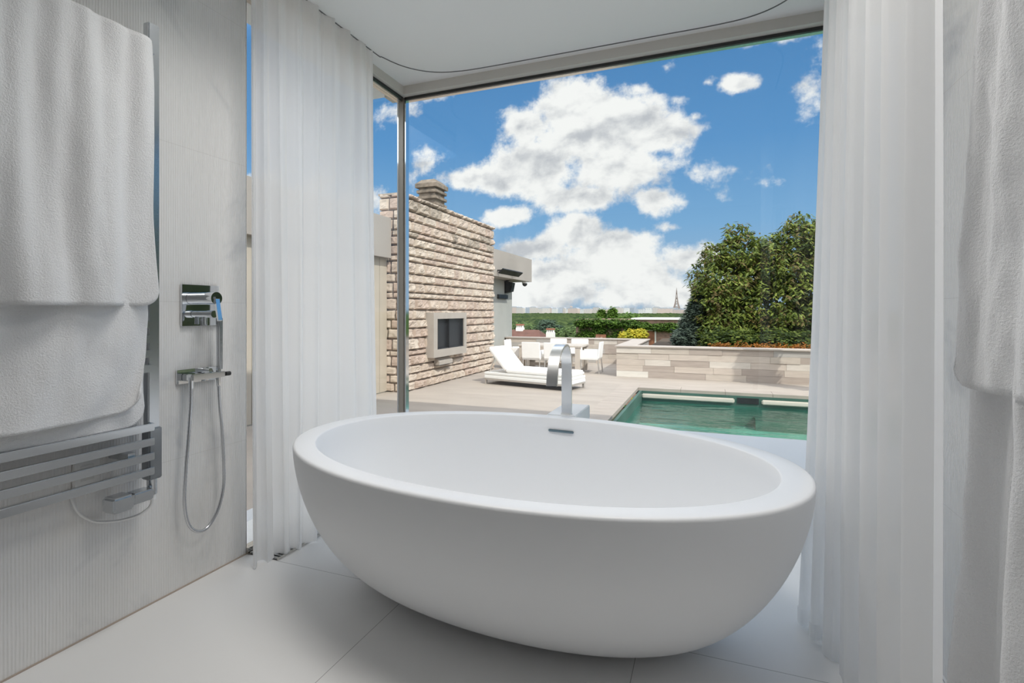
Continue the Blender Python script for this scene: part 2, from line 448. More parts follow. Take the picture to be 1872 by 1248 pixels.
def ribbed_stone():
    """combed marble: fine vertical ribs, grey veins, wide slab joints"""
    m = bpy.data.materials.new('combed_marble'); m.use_nodes = True
    nt = m.node_tree; b = nt.nodes['Principled BSDF']; N = nt.nodes.new; L = nt.links.new
    b.inputs['Roughness'].default_value = .7; b.inputs['Specular IOR Level'].default_value = .3
    tc = N('ShaderNodeTexCoord'); sp = N('ShaderNodeSeparateXYZ'); L(tc.outputs['Object'], sp.inputs[0])

    def mth(op, a, b_=None, c=None):
        n = N('ShaderNodeMath'); n.operation = op
        for i, v in enumerate((a, b_, c)):
            if v is None: continue
            if isinstance(v, (int, float)): n.inputs[i].default_value = v
            else: L(v, n.inputs[i])
        return n.outputs[0]
    # along-wall coordinate y (x for the rear wall is unused), ribs 8.5 mm apart with wobble
    nz = N('ShaderNodeTexNoise'); nz.inputs['Scale'].default_value = 3; nz.inputs['Detail'].default_value = 3
    mp = N('ShaderNodeMapping'); mp.inputs['Scale'].default_value = (1, 14, 1.4); L(tc.outputs['Object'], mp.inputs[0]); L(mp.outputs[0], nz.inputs['Vector'])
    yy = mth('MULTIPLY_ADD', nz.outputs['Fac'], .006, sp.outputs[1])
    rib = mth('SINE', mth('MULTIPLY', yy, 2 * math.pi / .0095))
    brk = N('ShaderNodeTexNoise'); brk.inputs['Scale'].default_value = 1; brk.inputs['Detail'].default_value = 3
    mp2 = N('ShaderNodeMapping'); mp2.inputs['Scale'].default_value = (50, 50, 26); L(tc.outputs['Object'], mp2.inputs[0]); L(mp2.outputs[0], brk.inputs['Vector'])
    ribh = mth('MULTIPLY', rib, mth('MULTIPLY_ADD', brk.outputs['Fac'], 1.5, -.15))
    hgt = mth('MULTIPLY_ADD', brk.outputs['Fac'], 1.2, ribh)
    bp = N('ShaderNodeBump'); bp.inputs['Distance'].default_value = .0008; L(hgt, bp.inputs['Height']); L(bp.outputs[0], b.inputs['Normal'])
    vn = N('ShaderNodeTexNoise'); vn.inputs['Scale'].default_value = 1.6; vn.inputs['Detail'].default_value = 8; vn.inputs['Distortion'].default_value = 1.4
    L(tc.outputs['Object'], vn.inputs['Vector'])
    r = N('ShaderNodeValToRGB'); L(vn.outputs['Fac'], r.inputs[0])
    r.color_ramp.elements[0].position = .28; r.color_ramp.elements[0].color = (.55, .56, .58, 1)
    r.color_ramp.elements[1].position = .42; r.color_ramp.elements[1].color = (.79, .785, .775, 1)
    e = r.color_ramp.elements.new(.7); e.color = (.81, .80, .785, 1)
    # slab joints: every 0.62 m in height
    jz = mth('ABSOLUTE', mth('SUBTRACT', mth('FRACT', mth('DIVIDE', mth('ADD', sp.outputs[2], .10), .62)), .5))
    jn = mth('GREATER_THAN', jz, .4985)
    mx = N('ShaderNodeMix'); mx.data_type = 'RGBA'; L(mth('MULTIPLY', jn, .35), mx.inputs[0]); L(r.outputs[0], mx.inputs[6]); mx.inputs[7].default_value = (.5, .48, .45, 1)
    L(mx.outputs[2], b.inputs['Base Color'])
    return m


M['marble'] = ribbed_stone()


def floor_mat():
    m = bpy.data.materials.new('white_floor_tile'); m.use_nodes = True
    nt = m.node_tree; b = nt.nodes['Principled BSDF']; N = nt.nodes.new; L = nt.links.new
    tc = N('ShaderNodeTexCoord'); sp = N('ShaderNodeSeparateXYZ'); L(tc.outputs['Object'], sp.inputs[0])

    def mth(op, a, b_=None):
        n = N('ShaderNodeMath'); n.operation = op
        for i, v in enumerate((a, b_)):
            if v is None: continue
            if isinstance(v, (int, float)): n.inputs[i].default_value = v
            else: L(v, n.inputs[i])
        return n.outputs[0]

    def joint(src, off, step, w):
        f = mth('FRACT', mth('DIVIDE', mth('SUBTRACT', src, off - step * 50), step))
        d = mth('MULTIPLY', mth('ABSOLUTE', mth('SUBTRACT', f, .5)), step)
        return mth('GREATER_THAN', d, step / 2 - w)
    j = mth('MAXIMUM', joint(sp.outputs[0], -1.09, .873, .0011), joint(sp.outputs[1], 1.765, 1.25, .0011))
    n = N('ShaderNodeTexNoise'); n.inputs['Scale'].default_value = 1.8; n.inputs['Detail'].default_value = 5; L(tc.outputs['Object'], n.inputs['Vector'])
    r = N('ShaderNodeValToRGB'); L(n.outputs['Fac'], r.inputs[0])
    r.color_ramp.elements[0].color = (.80, .795, .785, 1); r.color_ramp.elements[1].color = (.84, .835, .825, 1)
    mx = N('ShaderNodeMix'); mx.data_type = 'RGBA'; L(j, mx.inputs[0]); L(r.outputs[0], mx.inputs[6]); mx.inputs[7].default_value = (.36, .35, .34, 1)
    L(mx.outputs[2], b.inputs['Base Color'])
    b.inputs['Roughness'].default_value = .38; b.inputs['Specular IOR Level'].default_value = .4
    return m


M['floor'] = floor_mat()


def water_mat():
    m = bpy.data.materials.new('pool_water'); m.use_nodes = True
    nt = m.node_tree; nt.nodes.clear(); N = nt.nodes.new; L = nt.links.new
    tr = N('ShaderNodeBsdfTransparent'); tr.inputs[0].default_value = (.66, .95, .88, 1)
    gl = N('ShaderNodeBsdfGlossy'); gl.inputs['Roughness'].default_value = .015
    ge = N('ShaderNodeNewGeometry'); dt = N('ShaderNodeVectorMath'); dt.operation = 'DOT_PRODUCT'; L(ge.outputs['Incoming'], dt.inputs[0])
    tc = N('ShaderNodeTexCoord'); mp = N('ShaderNodeMapping'); mp.inputs['Scale'].default_value = (1.3, 3.2, 1)
    n = N('ShaderNodeTexNoise'); n.inputs['Scale'].default_value = 1.7; n.inputs['Detail'].default_value = 4
    L(tc.outputs['Object'], mp.inputs[0]); L(mp.outputs[0], n.inputs['Vector'])
    bp = N('ShaderNodeBump'); bp.inputs['Distance'].default_value = .030; L(n.outputs['Fac'], bp.inputs['Height'])
    L(bp.outputs[0], gl.inputs['Normal']); L(bp.outputs[0], dt.inputs[1])
    ab = N('ShaderNodeMath'); ab.operation = 'ABSOLUTE'; L(dt.outputs['Value'], ab.inputs[0])
    sb = N('ShaderNodeMath'); sb.operation = 'SUBTRACT'; sb.inputs[0].default_value = 1; L(ab.outputs[0], sb.inputs[1])
    pw = N('ShaderNodeMath'); pw.operation = 'POWER'; L(sb.outputs[0], pw.inputs[0]); pw.inputs[1].default_value = 5
    fr = N('ShaderNodeMath'); fr.operation = 'MULTIPLY_ADD'; L(pw.outputs[0], fr.inputs[0]); fr.inputs[1].default_value = 1.15; fr.inputs[2].default_value = .03; fr.use_clamp = True
    mx = N('ShaderNodeMixShader'); L(fr.outputs[0], mx.inputs[0]); L(tr.outputs[0], mx.inputs[1]); L(gl.outputs[0], mx.inputs[2])
    o = N('ShaderNodeOutputMaterial'); L(mx.outputs[0], o.inputs[0])
    return m


M['water'] = water_mat()
M['pool_tile'] = mat('pool_lining', (.06, .14, .11), .5, noise_amt=.3, noise_scale=1.4, detail=7)
M['pool_floor'] = mat('pool_floor_stone', (.24, .40, .34), .6, color2=(.07, .20, .17), noise_scale=1.1, detail=7)

# ------------------------------------------------------------------ the room
XL, XR, YW, YB, ZC, ZH = -1.963, .665, 3.05, -1.9, 2.615, 2.56
YE = 1.763                     # where both stone walls stop and the corner glazing starts
TZ = -.55                      # terrace level

o = MB().box(XL - .3, XR + .3, YB - .2, YW + .04, -.12, 0).build('floor', M['floor']); struct(o, 'large format off-white floor tiles with thin grey joints', 'floor')
o = MB().box(XL - .3, XR + .3, YB - .2, YW + .04, ZC, ZC + .2).build('ceiling', M['paint']); struct(o, 'plain white painted ceiling', 'ceiling')
o = MB().box(XL - .25, XL, YB, YE, 0, ZC).build('wall_left', M['marble']); struct(o, 'left wall of white combed marble with fine vertical ribs', 'wall')
YR = 2.3
o = MB().box(XR, XR + .25, YB, YR, 0, ZC).build('wall_right', M['marble']); struct(o, 'right wall of ribbed grey-white marble behind the towels', 'wall')
struct(MB().box(XL - .25, XR + .25, YB - .2, YB, 0, ZC).build('wall_back', mat('dark_grey_plaster', (.10, .10, .105), .8)), 'plain dark grey wall behind the camera', 'wall')
# metal edge strip at the end of the left wall
o = MB().box(XL - .01, XL + .001, YE, YE + .003, 0, ZC).build('trim_1', M['frame_steel']); struct(o, 'thin metal edge strip at the end of the marble wall', 'trim')

struct(MB().box(XL, XL + .004, YB, YE, 0, .005).build('trim_3', mat('joint_sealant', (.48, .40, .34), .8)), 'thin beige sealant joint between the marble wall and the floor', 'trim')
# ceiling edge band above the glazing
b = MB().box(XL - .1, XR + .3, YW - .07, YW + .03, ZH, ZC)
b.box(XL - .03, XL + .05, YE, YW - .07, ZH, ZC)
struct(b.build('trim_2', mat('pelmet_paint', (.66, .63, .58), .6)), 'beige band between the ceiling and the glazing', 'trim')

# ceiling curtain track groove: thin dark recessed line
tp = [(-1.825, 1.25), (-1.825, 2.45), (-1.81, 2.60), (-1.75, 2.75), (-1.64, 2.86), (-1.48, 2.915), (-1.2, 2.93), (-.3, 2.93), (.02, 2.93), (.20, 2.91), (.32, 2.85), (.39, 2.76), (.42, 2.62), (.425, 2.4), (.43, 1.1)]


def catmull(pts, k=8):
    P = [Vector((*p, 0)) if len(p) == 2 else Vector(p) for p in pts]; out = []
    for i in range(len(P) - 1):
        p0, p1, p2, p3 = P[max(i - 1, 0)], P[i], P[i + 1], P[min(i + 2, len(P) - 1)]
        for j in range(k):
            t = j / k
            out.append(.5 * ((2 * p1) + (p2 - p0) * t + (2 * p0 - 5 * p1 + 4 * p2 - p3) * t * t + (3 * p1 - p0 - 3 * p2 + p3) * t ** 3))
    out.append(P[-1]); return out


ct = [Vector((p.x, p.y, 0)) for p in catmull(tp, 6)]
b = MB()
vs = []; fs = []
for i, p in enumerate(ct):
    t = (ct[min(i + 1, len(ct) - 1)] - ct[max(i - 1, 0)]).normalized(); n = Vector((-t.y, t.x, 0))
    for sgn in (-1, 1):
        for z in (ZC - .0035, ZC + .002): vs.append((p.x + n.x * .0028 * sgn, p.y + n.y * .0028 * sgn, z))
    if i:
        a = (i - 1) * 4; c = i * 4
        for q, r_ in ((0, 2), (2, 3), (3, 1), (1, 0)): fs.append((a + q, a + r_, c + r_, c + q))
b.add(vs, fs)
tag(b.build('curtain_track', mat('curtain_track_grey', (.20, .20, .20), .5, .5)), 'thin grey curtain track line curving along the white ceiling', 'curtain track')


# glazing
def window(name, frames, panes, label):
    e = empty(name, (0, 0, 0)); struct(e, label, 'window')
    f = MB()
    for q in frames: f.box(*q)
    f.build('window_frame', M['frame_steel'], e)
    g = MB()
    for q in panes: g.box(*q)
    g.build('window_pane', M['glass'], e)
    return e


w1 = window('window_1', [(XL + .03, XR + .3, YW - .018, YW + .03, 0, .03), (XL + .03, XR + .3, YW - .006, YW + .03, ZH - .016, ZH + .002)],
            [(XL + .03, XR + .3, YW, YW + .010, .03, ZH - .016)], 'wide fixed corner window looking onto the pool terrace')
d1 = MB().box(XL + .03, XR + .3, YW - .024, YW - .006, ZH - .018, ZH)
d1.build('head_gasket', M['dark_metal'], w1)
# the corner post, round-edged steel
b = MB().box(XL - .020, XL + .026, YW - .026, YW + .035, 0, ZH, bev=.006)
b.build('corner_post', mat('post_bronze_grey', (.36, .33, .29), .35, .35), w1)
MB().box(XL - .030, XL - .020, YW - .022, YW + .02, 0, ZH).build('post_edge', M['chrome'], w1)
b = MB().box(XL + .028, XL + .036, YW - .018, YW + .02, 0, ZH)
b.build('post_edge', M['chrome'], w1)
w2 = window('window_2', [(XL - .03, XL + .014, YE, YW - .02, 0, .03), (XL - .03, XL + .014, YE, YW - .02, ZH - .03, ZH)],
            [(XL - .008, XL, YE + .015, YW - .02, .03, ZH - .03)], 'narrow side window beyond the left marble wall')
MB().box(XL + .014, XL + .024, YE, YW - .035, ZH - .014, ZH - .002).build('head_gasket', M['dark_metal'], w2)
w3 = window('window_3', [(XR, XR + .05, YR, YW, 0, .03), (XR, XR + .05, YR, YW, ZH - .03, ZC), (XR, XR + .05, YW - .03, YW, .03, ZH), (XR, XR + .05, YR, YR + .02, .03, ZH)],
            [(XR + .01, XR + .018, YR, YW, .03, ZH - .03)], 'side window hidden behind the right curtain')

# fill lights added in the ceiling, above the view, to brighten the room
for (lx, ly) in FILL_LIGHTS:
    e = empty('fill_light', (lx, ly, ZC))
    MB().box(-.31, .31, -.31, -.29, -.004, .004).box(-.31, .31, .29, .31, -.004, .004).box(-.31, -.29, -.29, .29, -.004, .004).box(.29, .31, -.29, .29, -.004, .004).build('fill_light_trim', M['white_powder'], e)
    ld = bpy.data.lights.new('lamp', 'AREA'); ld.shape = 'SQUARE'; ld.size = .56; ld.energy = FILL_W; ld.color = (1.0, .975, .94); ld.spread = math.radians(125)
    lo = bpy.data.objects.new('lamp', ld); COL.objects.link(lo); lo.parent = e; lo.location = (0, 0, -.006)
    tag(e, 'added square fill light above the %s end of the bath' % ('left' if lx < -.6 else 'right'), 'ceiling light', 'added fill lights')

# floor convector grille in front of the side window
g = empty('floor_grille', (-1.87, 2.3, 0))
b = MB()
GX0, GX1, GY0, GY1 = -1.945, -1.785, 1.768, 2.95
b.box(GX0, GX1, GY0, GY1, .0005, .0015)
b.build('grille_tray', M['black'], g).location = (1.87, -2.3, 0)
b = MB(); y = GY0 + .004
while y < GY1 - .01:
    b.box(GX0, GX1, y, y + .007, .0015, .010); y += .0185
b.build('grille_bars', mat('grille_bar_metal', (.55, .56, .56), .35, .8), g).location = (1.87, -2.3, 0)
b = MB().box(GX1, GX1 + .004, GY0, GY1, .0005, .011).box(GX0, GX0 + .003, GY0, GY1, .0005, .011)
b.build('grille_rim', M['frame_steel'], g).location = (1.87, -2.3, 0)
tag(g, 'dark slatted floor grille under the left curtain beside the marble wall', 'floor grille')

# second grille in front of the main window (seen between the bath and the curtain)
g = empty('floor_grille', (-.5, 2.98, 0))
b = MB().box(-1.78, .55, 2.90, 3.02, .0005, .0015); b.build('grille_tray', M['black'], g).location = (.5, -2.98, 0)
b = MB(); x = -1.775
while x < .545:
    b.box(x, x + .007, 2.90, 3.02, .0015, .010); x += .0185
b.build('grille_bars', bpy.data.materials['grille_bar_metal'], g).location = (.5, -2.98, 0)
tag(g, 'slatted floor grille along the foot of the wide window behind the bath', 'floor grille')


# ------------------------------------------------------------------ curtains
def curtain(name, top_path, bot_path, z0, z1, nf, amp, seed, nu=420, nv=46):
    T = catmull(top_path, 12); Bp = catmull(bot_path, 12)

    def at(path, u):
        x = u * (len(path) - 1); i = min(int(x), len(path) - 2); t = x - i
        return path[i].lerp(path[i + 1], t), (path[i + 1] - path[i]).normalized()
    rnd = random.Random(seed)
    ph = [rnd.uniform(0, 6.28) for _ in range(8)]

    def fn(u, v):
        a, ta = at(T, u); b_, tb = at(Bp, u)
        sv = v ** 1.0
        p = b_.lerp(a, sv); t = tb.lerp(ta, sv).normalized(); n = Vector((-t.y, t.x, 0))
        w = u + .012 * math.sin(u * 9 + ph[0]) * (1 - v) + .01 * math.sin(v * 2.2 + ph[1]) * math.sin(u * 13 + ph[2])
        big = math.sin(2 * math.pi * nf * w + ph[3] + .8 * math.sin(5 * w + ph[4]))
        mid = math.sin(2 * math.pi * nf * 2.3 * w + ph[5])
        fine = math.sin(2 * math.pi * nf * 5.1 * w + ph[6])
        k = .55 + .45 * (1 - v)
        d = amp * k * (big * .8 + mid * .30 * (0.4 + .6 * math.sin(3 * w + ph[7]) ** 2) + fine * .10 * (v ** 2))
        d += .008 * math.sin(v * 3.1 + u * 5) * (1 - v)
        q = p + n * d + t * (.25 * amp * k * math.cos(2 * math.pi * nf * 2 * w))
        z = z0 + (z1 - z0) * v
        return (q.x, q.y, z)
    m = MB().grid(fn, nu, nv)
    o = m.build(name, M['voile'])
    # folded-over hem and heading tape, as real strips just outside the cloth
    h = MB().grid(lambda u, v: Vector(fn(u, v * .012 + .0005)) * 1.0, nu, 1)
    return o, fn


o, f_l = curtain('curtain', [(-1.85, 1.682), (-1.815, 1.85), (-1.82, 2.2), (-1.825, 2.50)], [(-1.84, 1.68), (-1.80, 1.80), (-1.77, 1.95), (-1.80, 2.3), (-1.86, 2.60)], .012, ZC - .004, 8, .034, 3)
tag(o, 'sheer white floor-length curtain bunched at the left end of the window', 'curtain')
hem = MB().grid(lambda u, v: (f_l(u, 0)[0] + .0015, f_l(u, 0)[1], .006 + v * .055), 420, 2)
hem.build('hem', M['voile'], o)
o, f_r = curtain('curtain', [(.425, 2.20), (.43, 2.0), (.43, 1.65), (.425, 1.25)], [(.312, 2.08), (.36, 1.90), (.415, 1.6), (.43, 1.265)], .012, ZC - .004, 7, .030, 11)
tag(o, 'sheer white floor-length curtain bunched at the right end of the window', 'curtain')
hem = MB().grid(lambda u, v: (f_r(u, 0)[0] - .0015, f_r(u, 0)[1], .006 + v * .055), 420, 2)
hem.build('hem', M['voile'], o)

# ------------------------------------------------------------------ bathtub
BC = (-.6806, 1.8934); BA = math.radians(-4.3); BH = .58


def selip(a, b_, ph, n=2.12):
    c, s = math.cos(ph), math.sin(ph)
    return (math.copysign(abs(c) ** (2 / n), c) * a, math.copysign(abs(s) ** (2 / n), s) * b_)


def bath():
    A1, B1, a0, b0 = .9927, .618, .549, .17
    prof = [(0, a0 - .02, b0 - .02), (0.0, a0, b0)]
    for i in range(1, 27):
        z = (BH - .012) * (i / 26) ** 1.6
        k = z / BH
        prof.append((z, a0 + (A1 - a0) * (1 - (1 - k) ** 1.744) ** (1 / 1.744), b0 + (B1 - b0) * (1 - (1 - k) ** 2.0) ** .5))
    for t in (.3, .6, 1.0):      # soft outer lip
        an = t * math.pi / 2
        prof.append((BH - .012 + .012 * math.sin(an), A1 - .012 + .012 * math.cos(an), B1 - .012 + .012 * math.cos(an)))
    Ai, Bi = .896, .545
    prof.append((BH, Ai + .05, Bi + .04)); prof.append((BH, Ai + .006, Bi + .006))
    for t in (.4, .8):
        an = t * math.pi / 2
        prof.append((BH - .006 + .006 * math.cos(an), Ai + .006 - .006 * math.sin(an), Bi + .006 - .006 * math.sin(an)))
    for i in range(1, 22):
        k = i / 21
        z = BH - .006 - (BH - .07) * math.sin(k * math.pi / 2)
        s = math.cos(k * math.pi / 2)
        prof.append((z, .42 + (Ai - .42) * s ** .75, .16 + (Bi - .16) * s ** .75))
    prof.append((.060, .2, .08)); prof.append((.058, .02, .01))
    nu = 128
    vs = []
    for (z, a, b_) in prof:
        for k in range(nu):
            x, y = selip(a, b_, 2 * math.pi * k / nu)
            vs.append((x, y, z))
    fs = []
    for j in range(len(prof) - 1):
        for k in range(nu):
            a = j * nu + k; c = j * nu + (k + 1) % nu
            fs.append((a, c, c + nu, a + nu))
    m = MB().add(vs, fs, 0, True)
    m.add([vs[k] for k in range(nu)], [tuple(range(nu))[::-1]]); L = len(prof) - 1
    m.add([vs[L * nu + k] for k in range(nu)], [tuple(range(nu))])
    e = empty('bathtub', (BC[0], BC[1], 0), BA)
    m.build('tub_shell', M['solid_surface'], e)
    # overflow slot on the far inner wall
    s = MB().box(.215, .345, -.004, .004, -.006, .006, bev=.003)
    so = s.build('overflow_slot', mat('overflow_slot_steel', (.16, .22, .25), .3, .8), e)
    so.location = (-.31, .5375, .520)
    # waste cover
    d = MB().tube([(0, 0, .0585), (0, 0, .066)], .035, 24); d.build('drain_cover', M['chrome'], e)
    tag(e, 'oval white solid-surface bathtub standing free on the tiled floor', 'bathtub')


bath()

# ------------------------------------------------------------------ tub spout on its block
e = empty('bath_faucet', (-.722, 2.79, 0))
OX, OY = .722, -2.79


def rel(o): o.location = (OX, OY, 0); return o


rel(MB().box(-.80, -.645, 2.62, 2.97, 0, .56, bev=.004).build('faucet_block', M['solid_surface'], e))
# ribbon path in the y-z plane
path = [(2.655, .56), (2.655, .70), (2.655, .80), (2.652, .845), (2.64, .88), (2.617, .908), (2.585, .926), (2.545, .930), (2.50, .922), (2.455, .900), (2.42, .866), (2.398, .825), (2.385, .785), (2.378, .745)]
pp = [Vector((0, a, c)) for a, c in path]
pp = [Vector((0, p.x, p.y)) for p in catmull([(a, c) for a, c in path], 5)]
b = MB(); vs = []; fs = []; TW, TT = .027, .0055
for i, p in enumerate(pp):
    t = (pp[min(i + 1, len(pp) - 1)] - pp[max(i - 1, 0)]).normalized(); n = Vector((0, -t.z, t.y))
    for sx, sn in ((-1, -1), (1, -1), (1, 1), (-1, 1)):
        vs.append((-.700 + sx * TW, p.y + n.y * TT * sn, p.z + n.z * TT * sn))
    if i:
        for k in range(4):
            a = (i - 1) * 4 + k; c = (i - 1) * 4 + (k + 1) % 4
            fs.append((a, c, c + 4, a + 4))
fs.append((0, 1, 2, 3)); l = len(vs) - 4; fs.append((l + 3, l + 2, l + 1, l))
b.add(vs, fs)
rel(b.build('spout', M['brushed'], e))
rel(MB().box(-.729, -.671, 2.645, 2.665, .56, .566).build('spout_collar', M['brushed'], e))
rel(MB().box(-.722, -.678, 2.373, 2.383, .741, .7465).build('aerator', M['dark_metal'], e))
tag(e, 'brushed steel arched ribbon bath spout rising from a white block behind the tub', 'faucet')

# ------------------------------------------------------------------ heated towel rail (left wall)
e = empty('towel_radiator', (XL, 1.0, 0.47))
OR = (-XL, -1.0, -.47)


def relr(o): o.location = OR; return o


for y in (1.278, .62):
    relr(MB().box(-1.892, -1.862, y - .020, y + .020, .505 if y < 1 else .50, 2.135, bev=.003).build('post', M['rad_chrome'], e))
for zs in ([.535, .587, .639, .691], [.90, .952, 1.004, 1.056], [1.24, 1.292, 1.344], [1.62, 1.672, 1.724], [1.926, 1.978, 2.03]):
    for z in zs:
        relr(MB().box(-1.862, -1.846, .60, 1.270, z - .0135, z + .0135, bev=.002).build('crossbar', M['rad_chrome'], e))
for y in (1.20, .70):
    for z in (.60, 1.95):
        relr(MB().box(XL, -1.862, y - .012, y + .012, z - .012, z + .012).build('bracket', M['rad_chrome'], e))
ce = relr(MB().box(-1.899, -1.855, 1.256, 1.303, .500, .685, bev=.004).build('heating_element', mat('radiator_grey', (.36, .38, .40), .3, .9), e))
relr(MB().box(-1.89, -1.84, 1.195, 1.262, .437, .475, bev=.004).tube([(-1.877, 1.28, .505), (-1.877, 1.28, .445)], .016, 16).tube([(-1.877, 1.262, .457), (-1.877, 1.285, .457)], .016, 16).build('valve', M['rad_chrome'], e))
kn = relr(MB().box(-1.897, -1.833, 1.125, 1.193, .428, .480, bev=.007).build('thermostat_knob', M['rad_chrome'], e))
relr(MB().tube([(-1.877, 1.28, .444), (-1.877, 1.28, .425)], .013, 14).build('cable_gland', M['white_plastic'], e))
cab = catmull([(-1.877, 1.28, .426), (-1.88, 1.275, .40), (-1.90, 1.245, .376), (-1.93, 1.19, .372), (-1.945, 1.13, .392), (-1.95, 1.085, .44), (-1.955, 1.07, .50), (-1.958, 1.085, .53)], 6)
relr(MB().tube(cab, .0045, 8).build('cable', M['white_plastic'], e))
tag(e, 'chrome ladder towel radiator fixed to the left marble wall under the two towels', 'towel radiator')

e = MB().box(XL, XL + .012, 1.075, 1.155, .515, .605, bev=.003).build('electrical_box', M['white_plastic'], origin=(XL, 1.115, .56))
MB().box(XL + .012, XL + .0135, 1.095, 1.135, .535, .585).build('box_cover', mat('box_cover_plastic', (.75, .75, .74), .5), e).location = (-XL, -1.115, -.56)
tag(e, 'small white electrical box on the marble wall behind the radiator bars', 'electrical box')


# ------------------------------------------------------------------ towels
def towel(name, axis_pts, ztop, zf, zb, gap, thick, fold_fn, label, group=None, sgn=1, xb=-1.854, edge_fn=None, corner=.03, gap_b=None):
    """towel draped over a bar that runs along Y: front layer at +x*sgn, back layer behind"""
    y0, y1 = axis_pts
    gb = gap if gap_b is None else gap_b
    Lf, Lb = ztop - zf, ztop - zb
    arc = math.pi * gap
    nv, nu = 130, 150
    tot = Lf + arc + Lb

    def fn(u, v):
        s = v * tot
        fu = fold_fn
        yv = y0 + (y1 - y0) * u
        # rounded lower corners
        def drop(z, zl, L_):
            d0 = min(u, 1 - u) * (y1 - y0)
            if d0 < corner:
                k = 1 - math.sqrt(max(0, 1 - ((corner - d0) / corner) ** 2))
                return corner * k
            return 0
        if s < Lf:
            z = zf + s; h = s / Lf
            zz = z + drop(z, zf, Lf) * (1 - h) ** 6
            x = gap + fu(u, 1 - h, 0)
            dy = (edge_fn(h, u) if edge_fn else 0)
            return (xb + sgn * x, yv + dy, zz)
        elif s < Lf + arc:
            a = (s - Lf) / arc * math.pi
            rr = gap + fu(u, 0, 0) * math.cos(a / 2) ** 2
            return (xb + sgn * (rr * math.cos(a)), yv + (edge_fn(1, u) if edge_fn else 0), ztop + gap * math.sin(a) * .8)
        else:
            h = (s - Lf - arc) / Lb
            z = ztop - h * Lb
            x = -gap + (gap - gb) * h + .1 * fu(u, h * .6, 1)
            return (xb + sgn * x, yv + (edge_fn(1, u) if edge_fn else 0) * (1 - h) + .012 * h, z + drop(z, zb, Lb) * h ** 6)
    m = MB().grid(fn, nu, nv)
    o = m.build(name, M['terry'], origin=(xb, (y0 + y1) / 2, zf))
    s = o.modifiers.new('thickness', 'SOLIDIFY'); s.thickness = thick; s.offset = -1 * 0
    tag(o, label, 'towel', group)
    # woven band
    return o, fn


def folds1(u, h, k):
    # h 0 at the bar .. 1 at the hem
    g = .016 * math.sin(u * 21 + 1.2 * math.sin(h * 3 + u * 3)) * (.35 + .65 * h) + .006 * math.sin(u * 47 + 2 * h + 1) * (1 - .5 * h)
    g += .020 * math.sin(u * 8.5 + 2.4 * h + .5) * h + .006 * noise.noise(Vector((u * 9, h * 4, 1.3)))
    g += .002 * noise.noise(Vector((u * 22, h * 7, 4)))
    g += .012 + .03 * h
    return g


def folds2(u, h, k):
    w = u * 9 + h * 3.4
    g = .020 * math.sin(w) * (.3 + .7 * h) + .008 * math.sin(u * 19 + h * 6 + 1) * h + .008 * noise.noise(Vector((u * 7 + h * 2, h * 5, 7)))
    g += .002 * noise.noise(Vector((u * 20, h * 7, 2)))
    g += .004 + .016 * h
    return g


o, fn = towel('towel', (.62, 1.236), 2.045, 1.120, 1.25, .018, .008, folds1, 'larger white terry towel over the top bars of the radiator, covering the lower one', xb=-1.854,
              edge_fn=lambda h, u: (.012 * (1 - h) * u - .006 * math.sin(h * 5) * u), corner=.05, gap_b=.004)
o, fn = towel('towel', (.60, 1.228), 1.305, .758, .700, .017, .007, folds2, 'white terry towel on the lower radiator bars, its hem showing below the upper towel', xb=-1.854,
              edge_fn=lambda h, u: (-.030 * (1 - h) ** 2 + .018 * math.sin(h * 4.0)) * u, corner=.07, gap_b=.003)

# right wall: rail out of the picture's top and two towels on it
e = empty('towel_rail', (XR, .95, 1.95))
for y in (.62, 1.32):
    o = MB().tube([(0, y - .95, 0), (-.105, y - .95, 0)], .010, 12).tube([(0, y - .95, 0), (-.006, y - .95, 0)], .024, 16).build('wall_mount', M['chrome'], e)
MB().tube([(-.105, .60 - .95, 0), (-.105, 1.36 - .95, 0)], .009, 12).build('rail', M['chrome'], e)
tag(e, 'slim chrome towel rail on the right wall carrying the hanging towels', 'towel rail')


def folds3(u, h, k):
    w = (1 - u)
    g = .014 * math.sin(w * 17 + 1.5 * h) * (.3 + .7 * h) + .007 * math.sin(w * 43 + h * 2) + .008 * noise.noise(Vector((u * 9, h * 5, 3)))
    g += .005 * noise.noise(Vector((u * 34, h * 14, 5)))
    return g + .010 + .012 * h


def folds4(u, h, k):
    w = (1 - u)
    g = .022 * math.sin(w * 26 + .9 * h + 1.2) * (.2 + .8 * h) + .008 * math.sin(w * 60 + h) + .007 * noise.noise(Vector((u * 9, h * 5, 9)))
    g += .005 * noise.noise(Vector((u * 34, h * 14, 6)))
    return g + .006


towel('towel', (.66, 1.222), 1.968, .950, 1.02, .050, .010, folds3, 'folded white terry towel on the right wall, hem at mid height over the longer one', sgn=-1, xb=.560,
      edge_fn=lambda h, u: .075 * (1 - h) ** .9 * u ** 2, corner=.035)
towel('towel', (.64, 1.215), 1.966, .10, .30, .028, .011, folds4, 'long white terry towel on the right wall reaching down towards the floor', sgn=-1, xb=.560,
      edge_fn=lambda h, u: (.22 * (1 - h) ** 1.25) * u ** 2, corner=.02)

